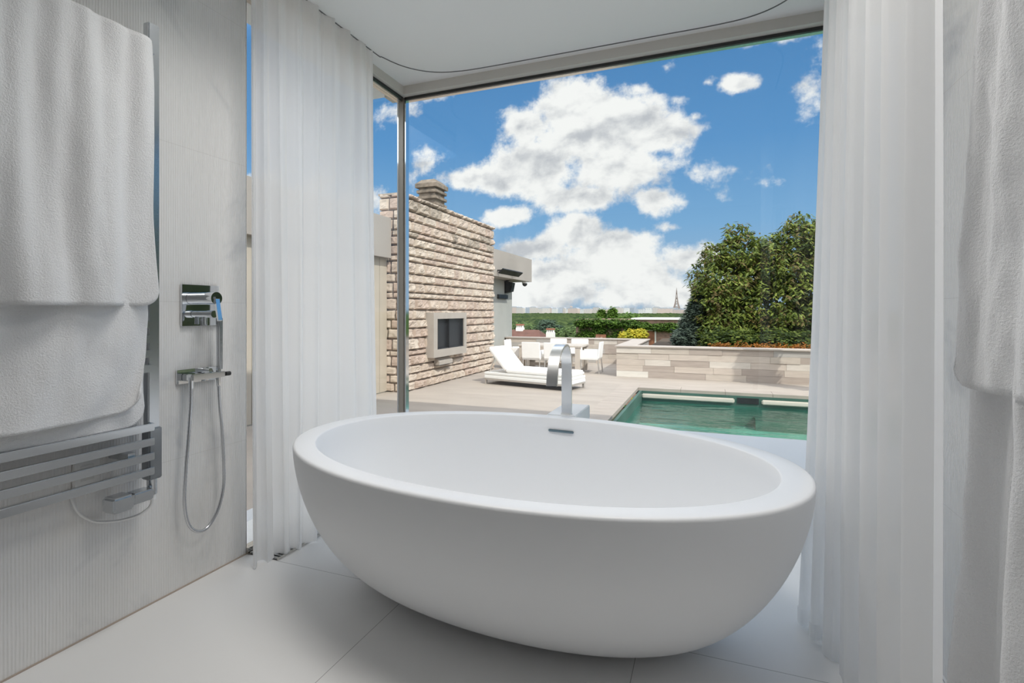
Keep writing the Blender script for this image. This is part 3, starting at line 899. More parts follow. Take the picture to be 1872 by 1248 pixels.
# ------------------------------------------------------------------ shower mixer and hand shower
PY, PZ = 1.532, 1.127
e = empty('shower_mixer', (XL, PY, PZ))
MB().box(0, .012, -.083, .083, -.083, .083, bev=.0015).build('wall_plate', M['chrome'], e)
b = MB().tube([(.012, -.005, .028), (.060, -.005, .028)], .0245, 32).build('mixer_body', M['chrome'], e)
b = MB().tube([(.0615, -.005, .028), (.105, -.005, .028)], .0255, 32)
b.build('mixer_knob', M['chrome'], e)
b = MB().box(.095, .112, -.015, .005, .026, .034).prism([(.098, .030), (.109, .030), (.126, -.060), (.118, -.064)], 1, -.014, .004)
b.build('lever', M['chrome'], e)
b = MB().tube([(.012, -.002, -.036), (.052, -.002, -.036)], .013, 24).tube([(.053, -.002, -.036), (.088, -.002, -.036)], .0145, 24).tube([(.034, -.002, -.036), (.034, -.002, -.078)], .008, 16)
b.build('diverter_knob', M['chrome'], e)
tag(e, 'square chrome shower mixer plate with lever on the left marble wall', 'shower mixer')

HY, HZ = 1.500, .842
e = empty('hand_shower_holder', (XL, HY, HZ))
MB().box(0, .010, -.070, .105, -.028, .028, bev=.0015).build('wall_plate', M['chrome'], e)
b = MB().box(.010, .062, -.050, -.006, -.016, .012, bev=.003).box(.045, .066, -.045, .100, -.014, .010, bev=.002)
b.build('bracket', M['chrome'], e)
MB().tube([(.01, .045, .018), (.05, .045, .018)], .009, 14).build('shutoff_knob', M['chrome'], e)
MB().tube([(.062, .104, -.002), (.062, .125, -.002)], .009, 14).build('holder_knob', M['dark_metal'], e)
tag(e, 'chrome shelf-like bracket holding the hand shower below the mixer', 'shower bracket')

e = empty('hand_shower', (XL, 1.585, .842))
b = MB().box(.044, .060, -.014, .002, -.05, .235, bev=.003)
b.build('handle', M['chrome'], e)
MB().box(.061, .068, -.013, .001, .02, .232).build('spray_face', M['hose'], e)
# hose: from the bracket outlet down round and up to the handle
hp = [(.052, -.128, -.020), (.052, -.129, -.10), (.052, -.138, -.22), (.050, -.150, -.38), (.048, -.152, -.50), (.047, -.132, -.585), (.047, -.090, -.625), (.047, -.045, -.618), (.048, -.002, -.56),
      (.050, .020, -.47), (.052, .018, -.36), (.053, .008, -.22), (.053, -.002, -.12), (.052, -.006, -.045)]
hh = catmull(hp, 16)
b = MB(); rr = [(.0066 if i % 2 else .0056) for i in range(len(hh))]
b.tube(hh, .006, 10, radii=rr)
b.build('hose', M['hose'], e)
MB().tube([(.052, -.128, .0), (.052, -.128, -.045)], .0095, 16).build('hose_connector', M['chrome'], e)
tag(e, 'chrome stick hand shower with looped steel hose on the left wall', 'hand shower')

# ------------------------------------------------------------------ outside: house body, platform, terrace
mw = mat('house_render', (.62, .60, .57), .85)
b = MB().box(-2.4, 6.0, -5.0, 5.05, 4.75, 4.95).box(XL - .32, 6.0, -5.0, 3.2, 2.85, 4.75)
struct(b.build('roof_slab', mw), 'white roof of the house above the bathroom', 'roof')
b = MB().box(XL - .45, 6.0, YW + .05, 5.08, TZ, -.01)
b.box(XL - .45, XL - .31, YE - 1, YW + .05, TZ, -.01)
struct(b.build('platform', mat('platform_white', (.66, .67, .69), .5)), 'smooth white step platform outside the window by the pool', 'platform')
for nm, q, lab in (('house_wall', (-1.963 - 3.2, XL - .26, -3, YE - .9, TZ, 2.85), 'rendered house wall left of the bathroom'), ('house_wall', (XR + .26, 6.0, -5.0, YE + .1, TZ, 2.85), 'rendered house wall right of the bathroom')):
    struct(MB().box(*q).build(nm, mw), lab, 'wall')

# terrace as slabs around the pool
PX0, PX1, PY0, PY1 = -1.43, 5.6, 5.08, 11.5
b = MB().box(-6.6, PX0 - .42, -6, 16.62, TZ - .2, TZ).box(PX0 - .42, 9, PY1 + .42, 16.62, TZ - .2, TZ).box(PX1 + .42, 9, -6, PY1 + .42, TZ - .2, TZ).box(PX0 - .42, PX1 + .42, -6, PY0 - .1, TZ - .2, TZ)
struct(b.build('terrace', M['deck']), 'sunlit beige stone terrace around the pool', 'terrace')
b = MB()
for i in range(9):
    y0 = PY0 - .1 + i * (PY1 + .42 - PY0 + .1) / 9; y1 = PY0 - .1 + (i + 1) * (PY1 + .42 - PY0 + .1) / 9 - .006
    b.box(PX0 - .42, PX0, y0, y1, TZ - .06, TZ + .004)
for i in range(8):
    x0 = PX0 + .003 + i * (PX1 - PX0) / 8; x1 = PX0 + (i + 1) * (PX1 - PX0) / 8 - .003
    b.box(x0, x1, PY1, PY1 + .42, TZ - .06, TZ + .004)
b.box(PX1, PX1 + .42, PY0 - .1, PY1 + .42, TZ - .06, TZ + .004)
struct(b.build('pool_coping', M['coping']), 'long stone coping slabs edging the pool', 'coping')
WZ = TZ - .27
struct(MB().box(PX0 + .03, PX1, PY0, PY1 - .03, TZ - 1.45, TZ - .66).build('pool_floor', M['pool_floor']), 'green stone floor of the swimming pool', 'pool floor')
b = MB().box(PX0 + .03, PX1, PY0, PY1 - .03, TZ - 1.75, TZ - 1.65).box(PX0 + .03, PX0 + .08, PY0, PY1, TZ - 1.7, TZ - .06).box(PX1 - .05, PX1, PY0, PY1, TZ - 1.7, TZ - .06).box(PX0, PX1, PY0 - .02, PY0 + .03, TZ - 1.7, TZ - .06)
b.box(PX0, PX1, PY1 - .0, PY1 + .05, TZ - 1.7, TZ - .06).box(PX0 + .08, .42, PY1 - .40, PY1, TZ - 1.7, WZ - .18).box(.86, PX1, PY1 - .40, PY1, TZ - 1.7, WZ - .18)
struct(b.build('pool_basin', M['pool_tile']), 'green-grey lined swimming pool basin', 'pool')
b = MB().box(PX0 + .08, .50, PY1 - .05, PY1 - .0, TZ - .215, TZ - .115, bev=.02).box(1.0, PX1 - .1, PY1 - .05, PY1 - .0, TZ - .215, TZ - .115, bev=.02)
struct(b.build('pool_edge', M['plank'][5]), 'pale stone band on the far pool wall above the water', 'pool edge')
tag(MB().box(.55, .95, PY1 - .02, PY1 - .001, TZ - .215, TZ - .10).build('pool_skimmer', M['black'], origin=(.64, PY1, WZ)), 'dark skimmer slot in the far wall of the pool', 'pool skimmer')
b = MB().box(PX0 + .08, .42, PY1 - .42, PY1 - .40, TZ - 1.36, WZ - .19).box(.86, PX1 - .05, PY1 - .42, PY1 - .40, TZ - 1.36, WZ - .19).box(PX0 + .085, PX1 - .05, PY1 - .02, PY1 - .001, TZ - 1.36, WZ - .005).box(PX0 + .08, PX0 + .09, PY0 + .03, PY1 - .42, TZ - 1.36, WZ - .005)
struct(b.build('pool_lining', mat('pool_lining_tile', (.10, .24, .20), .5, noise_amt=.4, noise_scale=1.2, detail=7)), 'teal lining of the pool below the waterline', 'pool lining')
o = MB().grid(lambda u, v: (PX0 + .03 + u * (PX1 - PX0 - .06), PY0 + .03 + v * (PY1 - PY0 - .03), WZ), 40, 40).build('pool_water', M['water'])
tag(o, 'rippled green water of the swimming pool', 'water', kind='stuff')


# ------------------------------------------------------------------ stone clad terrace walls
def clad_wall(b, x0, x1, y, z0, z1, seed, face=-1, axis='x', thick=.03):
    """courses of long stones of several tints on one face"""
    rnd = random.Random(seed)
    n = 5; h = (z1 - z0) / n
    for r in range(n):
        x = x0 - rnd.uniform(0, .5)
        while x < x1:
            w = rnd.choice((.62, .9, 1.1, 1.35, .75))
            a, c = max(x, x0), min(x + w, x1)
            if c - a > .03:
                mi = rnd.choice((0, 0, 1, 1, 3, 4, 4, 5, 2))
                dd = thick + rnd.choice((0, 0, .006, .012, -.004))
                hh = h
                if axis == 'x':
                    b.box(a + .0015, c - .0015, y + (face * dd if face < 0 else 0), y + (0 if face < 0 else dd), z0 + r * h + .0015, z0 + r * h + hh - .0015, mi)
                else:
                    b.box(y + (face * dd if face < 0 else 0), y + (0 if face < 0 else dd), a + .0015, c - .0015, z0 + r * h + .0015, z0 + r * h + hh - .0015, mi)
            x += w


WT = .238
e = empty('planter_wall', (-2.0, 13.5, TZ)); off = (2.0, -13.5, -TZ)
b = MB().box(-2.17, 9, 13.34, 13.72, TZ, WT - .03, 3).box(-2.17, -1.78, 13.72, 16.62, TZ, WT - .03, 3)
clad_wall(b, -2.20, 9, 13.34, TZ, WT - .03, 5)
clad_wall(b, 13.34, 16.6, -2.17, TZ, WT - .03, 9, -1, 'y')
b.build('cladding', M['plank'], e).location = off
b = MB().box(-2.24, 9, 13.27, 13.76, WT - .03, WT).box(-2.24, -1.74, 13.76, 16.62, WT - .03, WT)
b.build('wall_cap', mat('wall_cap_stone', (.50, .44, .39), .7, noise_amt=.1, noise_scale=2), e).location = off
struct(e, 'stone-clad planter wall running behind the pool', 'wall')
e = empty('parapet_wall', (-4.0, 16.8, TZ)); off = (4.0, -16.8, -TZ)
b = MB().box(-6.55, -1.78, 16.66, 17.0, TZ, WT - .03, 3); clad_wall(b, -6.55, -1.78, 16.66, TZ, WT - .03, 14)
b.build('cladding', M['plank'], e).location = off
MB().box(-6.58, -1.74, 16.60, 17.04, WT - .03, WT).build('wall_cap', bpy.data.materials['wall_cap_stone'], e).location = off
struct(e, 'stone-clad parapet wall behind the dining table', 'wall')
struct(MB().box(9, 13, -6, 22, -1.4, TZ - .3).build('side_lawn', M['grass']), 'strip of lawn right of the terrace', 'lawn')
struct(MB().box(-1.74, 9, 13.76, 22, -.9, .02).build('planting_bed', M['soil']), 'earth bed behind the planter wall', 'planting bed')

# ------------------------------------------------------------------ fireplace
FX, FXB, FY0, FY1, FZ = -5.81, -6.42, 9.05, 13.80, 3.56
heights = [25, 62, 46, 55, 30, 45, 50, 30, 62, 45, 50, 30, 58, 50, 45, 50, 60, 28, 52, 42, 40, 45]
tot = sum(heights); HT = FZ - TZ
e = empty('outdoor_fireplace', (FX, FY0, TZ)); off = (-FX, -FY0, -TZ)
b = MB(); b.box(FXB + .04, FX - .05, FY0 + .05, FY1 - .05, TZ, FZ - .04, 4)
rnd = random.Random(21)


def rock(b, face, s0, s1, z0, z1, mi, dep):
    """one split-face stone; face 'f' = +x face (s along y), 's' = -y face (s along x)"""
    nu, nv = max(3, int((s1 - s0) / .05)), max(3, int((z1 - z0) / .035))
    j = .009; sd = rnd.uniform(0, 99)
    amp = dep

    def fn(u, v):
        s = s0 + j + (s1 - s0 - 2 * j) * u; z = z0 + j + (z1 - z0 - 2 * j) * v
        ed = min(min(u, 1 - u) * (s1 - s0), min(v, 1 - v) * (z1 - z0))
        k = min(1, ed / .03) ** .6
        d = -.045 if (u in (0, 1) or v in (0, 1)) else -.012 + k * amp + k * amp * .8 * noise.noise(Vector((s * 9 + sd, z * 11, sd))) + k * .4 * amp * noise.noise(Vector((s * 30, z * 30 + sd, 1)))
        if face == 'f': return (FX + d, s, z)
        if face == 's': return (s, FY0 - d, z)
        return (s, FY1 + d, z)
    b.grid(fn, nu + 2, nv + 2, mi, smooth=False)


z = FZ
for ci, hgt in enumerate(heights):
    h = hgt / tot * HT; z0 = z - h
    x = FY0 - .01
    while x < FY1:
        w = rnd.uniform(.28, .62) if hgt > 35 else rnd.uniform(.5, 1.0)
        if ci == 0: w = rnd.uniform(.5, .8)
        x1 = min(x + w, FY1)
        if FY1 - x1 < .15: x1 = FY1
        mi = rnd.choice((0, 0, 1, 2, 2)) if ci > 4 else rnd.choice((0, 0, 1, 2, 3))
        rock(b, 'f', x, x1, z0, z, mi, rnd.uniform(.022, .052) + (.03 if ci == 0 else 0))
        x = x1
    x = FXB
    while x < FX + .01:
        w = rnd.uniform(.2, .45); x1 = min(x + w, FX + .01)
        if FX - x1 < .12: x1 = FX + .01
        rock(b, 's', x, x1, z0, z, rnd.choice((0, 1, 2, 2)), rnd.uniform(.010, .022))
        x = x1
    rock(b, 'e', FXB, FX + .01, z0, z, 0, .02)
    z = z0
b.box(FXB, FX, FY0, FY1, FZ - .05, FZ - .012, 3)
b.build('stone_masonry', M['rock'], e, fix=True).location = off
# protruding firebox surround
FF = FX + .19
b = MB()
y0, y1, z0, z1 = 9.96, 11.60, .09, 1.085
iy0, iy1, iz0, iz1 = 10.13, 11.47, .26, .945
b.box(FX - .02, FF, y0, iy0, z0, z1).box(FX - .02, FF, iy1, y1, z0, z1).box(FX - .02, FF, iy0, iy1, z0, iz0).box(FX - .02, FF, iy0, iy1, iz1, z1)
b.build('firebox_surround', M['concrete_frame'], e).location = off
b = MB().box(FX + .085, FX + .10, iy0, iy1, iz0, iz1)
b.box(FX + .10, FX + .15, iy0, iy1, iz0, iz0 + .02).box(FX + .10, FX + .165, iy0 + .6, iy0 + .62, iz0, iz1).box(FX + .10, FX + .16, iy1 - .02, iy1, iz0, iz1)
b.build('firebox', M['soot'], e).location = off
b = MB().prism([(FX, -.10), (FX + .14, -.10), (FX + .14, -.02), (FX, .08)], 1, 10.30, 10.95)
b.build('ash_drawer', M['concrete_frame'], e).location = off
MB().box(FX, FX + .145, 10.30, 10.95, -.112, -.10).build('drawer_lip', M['black'], e).location = off
# chimney
c = MB()
cx0, cx1, cy0, cy1 = -6.46, -5.97, 10.66, 11.18
zc = FZ - .02
for k in range(3):
    c.box(cx0 + .03, cx1 - .03, cy0 + .03, cy1 - .03, zc, zc + .07); c.box(cx0 - .02, cx1 + .02, cy0 - .02, cy1 + .02, zc + .07, zc + .145, bev=.012); zc += .15
c.box(cx0 + .03, cx1 - .03, cy0 + .03, cy1 - .03, zc, zc + .05)
zt = zc + .05
vs = [(cx0 - .04, cy0 - .04, zt), (cx1 + .04, cy0 - .04, zt), (cx1 + .04, cy1 + .04, zt), (cx0 - .04, cy1 + .04, zt),
      (cx0 - .04, cy0 - .04, zt + .09), (cx1 + .04, cy0 - .04, zt + .09), (cx1 + .04, cy1 + .04, zt + .09), (cx0 - .04, cy1 + .04, zt + .09),
      (cx0 + .07, cy0 + .07, zt + .20), (cx1 - .07, cy0 + .07, zt + .20), (cx1 - .07, cy1 - .07, zt + .19), (cx0 + .07, cy1 - .07, zt + .20)]
c.add(vs, [(0, 3, 2, 1), (0, 1, 5, 4), (1, 2, 6, 5), (2, 3, 7, 6), (3, 0, 4, 7), (4, 5, 9, 8), (5, 6, 10, 9), (6, 7, 11, 10), (7, 4, 8, 11), (8, 9, 10, 11)])
c.build('chimney_cap', M['chimney_stone'], e).location = off
tag(e, 'tall outdoor fireplace of split pale limestone courses with a weathered louvred chimney', 'fireplace')

# ------------------------------------------------------------------ annex building behind the fireplace
e = empty('pavilion', (-6.6, 9, TZ)); off = (6.6, -9, -TZ)
MB().box(-9.5, -6.22, 2.2, 9.0, TZ, 2.25).box(-9.5, -6.60, 9.0, 17.35, TZ, 2.25).build('wall', M['annex_wall'], e).location = off
MB().box(-9.5, -6.07, 2.0, 9.0, 2.20, 3.02).box(-9.5, -6.44, 9.0, 13.82, 2.2, 3.02).box(-9.5, -6.07, 13.82, 18.0, 2.20, 3.02).build('roof_fascia', M['fascia'], e).location = off
b = MB()
for k in range(26): b.box(-6.22, -6.205, 2.3 + k * .26, 2.3 + k * .26 + .245, TZ + .02, 2.2)
b.build('wall_panels', mat('beige_panel', (.50, .44, .36), .7, noise_amt=.08, noise_scale=3), e).location = off
tag(e, 'low flat-roofed pavilion with deep beige roof edge behind the stone fireplace', 'building')

# things mounted on the annex
e = empty('patio_heater', (-6.07, 15.3, 2.5))
b = MB().prism([(.08, -.20), (.11, -.23), (.27, -.10), (.24, -.07)], 1, -.75, 1.0)
b.build('heater_panel', M['black'], e)
for y in (-.6, .6): MB().box(-.02, .15, y - .02, y + .02, -.15, -.10).build('bracket', M['dark_metal'], e)
tag(e, 'long black infrared patio heater tilted under the beige roof edge', 'patio heater')
e = empty('loudspeaker', (-6.60, 16.75, 1.95))
MB().prism([(0, -.20), (.24, -.14), (.30, .16), (0, .22)], 1, -.13, .13).build('speaker_case', M['black'], e)
MB().box(.02, .10, -.05, .05, .21, .32).build('mounting_arm', M['black'], e)
tag(e, 'black outdoor loudspeaker mounted high on the pavilion wall', 'loudspeaker')
e = empty('wall_lamp', (-6.60, 16.35, 1.62))
MB().box(0, .08, -.42, .42, -.07, .07, bev=.01).build('lamp_body', M['black'], e)
tag(e, 'flat black wall lamp below the loudspeaker on the pavilion wall', 'wall lamp')
e = empty('dome_camera', (-6.2, 17.6, 2.2))
MB().tube([(0, 0, 0), (0, 0, -.07)], .10, 16).build('camera_base', M['white_powder'], e)
MB().tube([(0, 0, -.07), (0, 0, -.12), (0, 0, -.16), (0, 0, -.18)], .09, 16, radii=[.09, .085, .055, .01]).build('camera_dome', M['black'], e)
tag(e, 'small dome security camera under the far corner of the pavilion roof', 'security camera')

# ------------------------------------------------------------------ sun lounger
e = empty('sun_lounger', (-3.66, 10.98, TZ), math.radians(166.8))
Lh, Wh = 1.10, .375


def loc(o): return o


MB().box(-Lh, Lh, -Wh, Wh, .10, .135, bev=.006).build('base_frame', M['alu'], e)
MB().box(-Lh, Lh, -Wh, Wh, .135, .20, bev=.008).box(-Lh + .01, Lh - .01, -Wh + .01, Wh - .01, .20, .225).box(-Lh, Lh, -Wh, Wh, .225, .275, bev=.008).build('frame', M['white_powder'], e)
for sx in (-1, 1):
    for sy in (-1, 1):
        MB().box(sx * (Lh - .035) - .02, sx * (Lh - .035) + .02, sy * (Wh - .03) - .02, sy * (Wh - .03) + .02, 0, .10).build('leg', M['alu'], e)
MB().box(-Lh + .01, .52, -Wh + .01, Wh - .01, .275, .385, bev=.035).build('mattress', M['white_weave'], e)
ang = math.radians(46); cx, cz = .53, .30
b = MB(); Lb = .70
vs0 = []
b.box(0, Lb, -Wh + .01, Wh - .01, 0, .10, bev=.03)
b.v = [(cx + v[0] * math.cos(ang) - v[2] * math.sin(ang), v[1], cz + v[0] * math.sin(ang) + v[2] * math.cos(ang)) for v in b.v]
b.build('backrest', M['white_weave'], e)
for sy in (-1, 1): MB().tube([(1.0, sy * .3, .27), (cx + .45 * math.cos(ang), sy * .3, cz + .45 * math.sin(ang))], .012, 8).build('backrest_strut', M['alu'], e)
tag(e, 'white sun lounger with raised backrest on the terrace before the fireplace', 'sun lounger')


# ------------------------------------------------------------------ dining table and chairs
e = empty('dining_table', (-4.1, 14.15, TZ))
MB().box(-.90, .90, -.53, .53, .685, .735, bev=.006).build('tabletop', M['table_stone'], e)
for sx in (-1, 1):
    for sy in (-1, 1):
        MB().box(sx * .80 - .07, sx * .80 + .07, sy * .44 - .07, sy * .44 + .07, 0, .685).build('leg', M['table_stone'], e)
MB().box(-.73, .73, -.03, .03, .12, .20).build('stretcher', M['table_stone'], e)
tag(e, 'rectangular stone-coloured outdoor dining table on the far terrace', 'dining table')


def make_chair():
    t = empty('dining_chair')
    MB().box(-.26, .26, -.24, .26, .36, .44, bev=.015).build('seat', M['white_weave'], t)
    b = MB().box(-.26, .26, 0, .035, 0, .44, bev=.012)
    b.v = [(v[0], v[1] - .26 - v[2] * .10, .40 + v[2]) for v in b.v]
    b.build('backrest', M['white_weave'], t)
    for sx in (-1, 1):
        MB().box(sx * .25 - .015, sx * .25 + .015, -.22, .25, .40, .62, bev=.006).build('arm_panel', M['white_weave'], t)
        for y0, y1 in ((.225, .24), (-.235, -.27)):
            MB().tube([(sx * .235, y0, .38), (sx * .24, y1, 0)], .016, 8).build('leg', M['alu'], t)
    return t


CH = [(-4.46, 13.42, 0, 'white dining chair on the near side of the table, beside the left end'),
      (-3.84, 13.42, 0, 'white dining chair on the near side of the table, behind the bath spout'),
      (-2.99, 13.92, math.pi / 2, 'white dining chair at the right end of the table, seen from the side'),
      (-4.26, 14.90, math.pi, 'white dining chair on the far side of the table, left one by the parapet'),
      (-3.60, 14.90, math.pi, 'white dining chair on the far side of the table, right one by the parapet'),
      (-5.24, 14.15, -math.pi / 2, 'white dining chair at the left end of the table, by the grey wall')]
proto = make_chair()
for i, (x, y, rz, lab) in enumerate(CH):
    c = proto if i == 0 else copy_tree(proto)
    c.location = (x, y, TZ); c.rotation_euler = (0, 0, rz)
    tag(c, lab, 'chair', 'white chairs around the outdoor dining table')


# ------------------------------------------------------------------ foliage
def leaf(b, p, d, n, L_, W_, mi):
    """a pointed leaf folded along its rib"""
    d = d.normalized(); s = d.cross(n)
    if s.length < 1e-3: s = Vector((1, 0, 0))
    s.normalize(); up = s.cross(d)
    tip = p + d * L_; m1 = p + d * (L_ * .42) + up * (L_ * .05)
    a = m1 + s * W_ - up * (W_ * .35); c = m1 - s * W_ - up * (W_ * .35)
    b.add([p, a, tip, c, m1], [(0, 1, 4), (1, 2, 4), (0, 4, 3), (4, 2, 3)], mi)


def crown(b, lobes, n, L_, W_, rnd, mis, droop=.8, per=7, shell=.55):
    vol = [l[3] * l[4] * l[5] for l in lobes]; tv = sum(v ** .67 for v in vol)
    for li, (x, y, z, rx, ry, rz) in enumerate(lobes):
        for _ in range(int(n * vol[li] ** .67 / tv)):
            while True:
                v = Vector((rnd.gauss(0, 1), rnd.gauss(0, 1), rnd.gauss(0, 1)))
                if v.length > .01: break
            v.normalize(); r = rnd.uniform(shell, 1) ** .6 * (1 + .28 * noise.noise(v * 2.1 + Vector((li * 5.1, 0, 0))))
            p = Vector((x + v.x * rx * r, y + v.y * ry * r, z + v.z * rz * r))
            mi = rnd.choice(mis)
            for k in range(per):
                an = rnd.uniform(0, 6.283)
                d = Vector((math.cos(an) + v.x * .6, math.sin(an) + v.y * .6, -droop * rnd.uniform(.3, 1.3) + v.z * .3))
                nn = Vector((v.x * .5 + rnd.uniform(-.3, .3), v.y * .5 + rnd.uniform(-.3, .3), 1))
                q = p + Vector((rnd.uniform(-1, 1), rnd.uniform(-1, 1), rnd.uniform(-1, 1))) * L_ * .6
                leaf(b, q, d, nn, L_ * rnd.uniform(.7, 1.2), W_ * rnd.uniform(.8, 1.15), mi if rnd.random() < .7 else rnd.choice(mis))


def trunk(b, x, y, z0, lobes, r):
    b.tube([(x, y, z0), (x + .05, y, z0 + .8), (x - .05, y + .05, z0 + 1.6)], r, 8, radii=[r * 1.2, r, r * .8])
    for (lx, ly, lz, rx, ry, rz) in lobes:
        m = Vector((x, y, z0 + 1.5)).lerp(Vector((lx, ly, lz)), .5) + Vector((.1, 0, -.15))
        b.tube([(x, y, z0 + 1.2), m, (lx, ly, lz), (lx + .2, ly, lz + rz * .6)], .05, 6, radii=[r * .6, r * .4, r * .25, r * .08])


def tree(name, x, y, z0, lobes, n, L_, W_, mis, mats, label, group=None, seed=1, droop=.8, tr=.12, cat='tree', shell=.55, per=7):
    rnd = random.Random(seed)
    e = empty(name, (x, y, z0))
    rl = [(l[0] - x, l[1] - y, l[2] - z0, l[3], l[4], l[5]) for l in lobes]
    b = MB(); crown(b, rl, n, L_, W_, rnd, mis, droop, per, shell); b.build('foliage', mats, e, fix=False)
    b = MB()
    if name == 'spruce': b.tube([(0, 0, 0), (.03, 0, .7), (.1, 0, 1.3)], .04, 8, radii=[.05, .035, .01])
    else: trunk(b, 0, 0, 0, rl, tr)
    b.build('trunk', M['bark'], e)
    tag(e, label, cat, group)
    return e


# two cherry trees behind the planter wall
lobA = [(1.15, 17.0, 1.35, 1.35, 1.2, .95), (.55, 17.0, 2.0, 1.15, 1.1, .85), (.25, 16.8, 1.5, .72, .9, .6), (.20, 16.8, .75, .62, .8, .6), (.55, 16.7, .75, 1.1, 1.0, .65), (.95, 17.0, 2.9, .70, .8, .60),
        (.25, 17.0, 2.75, .50, .6, .45), (.78, 17.0, 3.45, .32, .35, .35), (1.4, 17.0, 2.2, .8, .8, .7), (-.28, 16.9, 1.15, .30, .5, .22), (-.1, 16.9, 1.9, .35, .5, .25), (.35, 16.6, .35, .9, .7, .4)]
tree('cherry_tree', .7, 17.0, .02, lobA, 2700, .165, .034, (0, 0, 1, 2, 3), M['leaf'], 'broad leafy green tree behind the planter wall, left of the pair', seed=4, droop=1.0, tr=.14)
lobB = [(2.3, 16.9, 1.4, 1.3, 1.1, 1.0), (2.2, 17.0, 2.4, 1.0, 1.0, .85), (1.75, 16.9, 2.9, .42, .6, .50), (2.45, 17.0, 3.15, .65, .7, .55), (3.3, 17.1, 2.2, 1.2, 1.1, 1.2), (3.0, 16.8, .9, 1.2, 1.0, .7), (1.9, 16.7, .6, .9, .9, .5), (3.1, 17, 3.3, .7, .7, .6),
        (2.35, 17, 3.68, .28, .3, .28), (1.55, 16.6, .5, .7, .7, .5)]
tree('cherry_tree', 2.5, 17.2, .02, lobB, 2700, .165, .034, (0, 0, 1, 2, 3), M['leaf'], 'broad leafy green tree behind the planter wall, cut by the right curtain', seed=9, droop=1.0, tr=.14)
# blue spruce
lobS = [(-.62, 16.4, .30, .40, .5, .38), (-.50, 16.5, .70, .32, .4, .36), (-.40, 16.5, 1.10, .24, .3, .34), (-.35, 16.5, 1.45, .12, .15, .25)]
tree('spruce', -.52, 16.5, .02, lobS, 2400, .10, .020, (0, 0, 1), M['spruce'], 'small blue-grey spruce at the foot of the leafy trees', seed=12, droop=.1, tr=.05, shell=.3)
# orange groundcover
b = MB(); rnd = random.Random(3)
crown(b, [(.3 + k * .45, 14.15, .16, .30, .22, .16) for k in range(5)], 520, .07, .018, rnd, (0,), -.3, 5, .2)
tag(b.build('groundcover', M['rust_leaf'], fix=False, origin=(1.0, 14.15, .02)), 'rusty orange low planting along the top of the planter wall', 'plants', kind='stuff')
# low green shrub fill under the trees so the bed reads planted
for k, (sx, sy, lab) in enumerate(((.55, 15.2, 'low dark green shrub under the leafy trees, next to the spruce'), (1.9, 15.3, 'low dark green shrub under the gap between the leafy trees'), (3.2, 15.3, 'low dark green shrub under the right leafy tree'))):
    b = MB(); crown(b, [(sx, sy, .30, .80, .6, .36)], 520, .12, .03, random.Random(40 + k), (1, 1, 0), .4, 6, .2)
    tag(b.build('shrub', M['leaf'], fix=False, origin=(sx, sy, .02)), lab, 'shrub')
# tall slim cypress right of the pool (outside the view) that throws the dark band on the wall
b = MB(); crown(b, [(2.78, 12.05, .6, .24, .24, 1.0), (2.78, 12.05, 1.9, .24, .24, 1.2), (2.78, 12.05, 3.1, .16, .16, .8)], 1500, .10, .03, random.Random(5), (0, 1), -.6, 6, .1)
b.tube([(2.78, 12.05, TZ + .3), (2.78, 12.05, .0), (2.78, 12.05, 1.5), (2.78, 12.05, 3.0), (2.78, 12.05, 3.8)], .2, 12, mi=1, radii=[.05, .18, .2, .12, .02])
tag(b.build('cypress', M['spruce'], fix=False, origin=(2.78, 12.05, TZ)), 'slim clipped cypress in a pot on the deck strip behind the pool', 'tree')
tag(MB().tube([(2.78, 12.05, TZ + .001), (2.78, 12.05, TZ + .35)], .2, 20, radii=[.15, .2]).build('plant_pot', M['pot'], origin=(2.78, 12.05, TZ)), 'round terracotta pot holding the slim cypress', 'pot')

# leafy trees right of the pool, beyond the right curtain
for (tx, ty, lab) in ((10.6, 8.2, 'tall leafy tree right of the pool, the nearer of two'), (10.4, 12.6, 'tall leafy tree right of the pool, the farther of two')):
    tree('garden_tree', tx, ty, TZ - .4, [(tx, ty, 2.6, 1.9, 2.1, 1.9), (tx, ty - 1, 1.0, 1.7, 1.6, 1.3), (tx, ty + 1, 1.2, 1.7, 1.6, 1.4), (tx, ty, 4.4, 1.2, 1.4, 1.2), (tx, ty, .1, 1.5, 2, .8)], 1900, .26, .07, (0, 1, 1), M['leaf'], lab, seed=int(ty), droop=.8, tr=.2)

# ------------------------------------------------------------------ ivy-clad garden wall house
e = empty('ivy_house', (-5.5, 38, -6)); off = (5.5, -38, 6)
MB().box(-9.3, -1.2, 38, 43, -6, .55).build('brick_wall', M['brick_red'], e).location = off
MB().box(-5.2, -1.0, 37.8, 43.4, .55, .66).build('flat_roof', M['white_render'], e).location = off
MB().box(-4.65, -3.55, 37.92, 38, -3.2, -.25).build('door', M['rust'], e).location = off
MB().box(-7.75, -7.0, 37.7, 38, -3.2, -.55).build('door', M['rust'], e).location = off
b = MB()
for x in (-4.72, -3.52): b.box(x - .05, x + .05, 37.9, 38, -3.2, -.15)
b.box(-4.75, -3.5, 37.88, 38, -.25, -.15)
b.build('door_frame', M['white_render'], e).location = off
b = MB(); rnd = random.Random(8)
crown(b, [(-8.7, 37.9, .30, .7, .5, .36), (-7.6, 37.9, .30, .8, .5, .36), (-6.4, 37.9, .30, .8, .5, .34), (-5.3, 37.9, .25, .8, .5, .34), (-4.3, 37.8, .12, .8, .4, .25), (-3.2, 37.8, .05, .8, .4, .25), (-2.2, 37.8, .05, .8, .4, .3)], 2600, .15, .06, rnd, (0, 0, 1), .4, 4, .2)
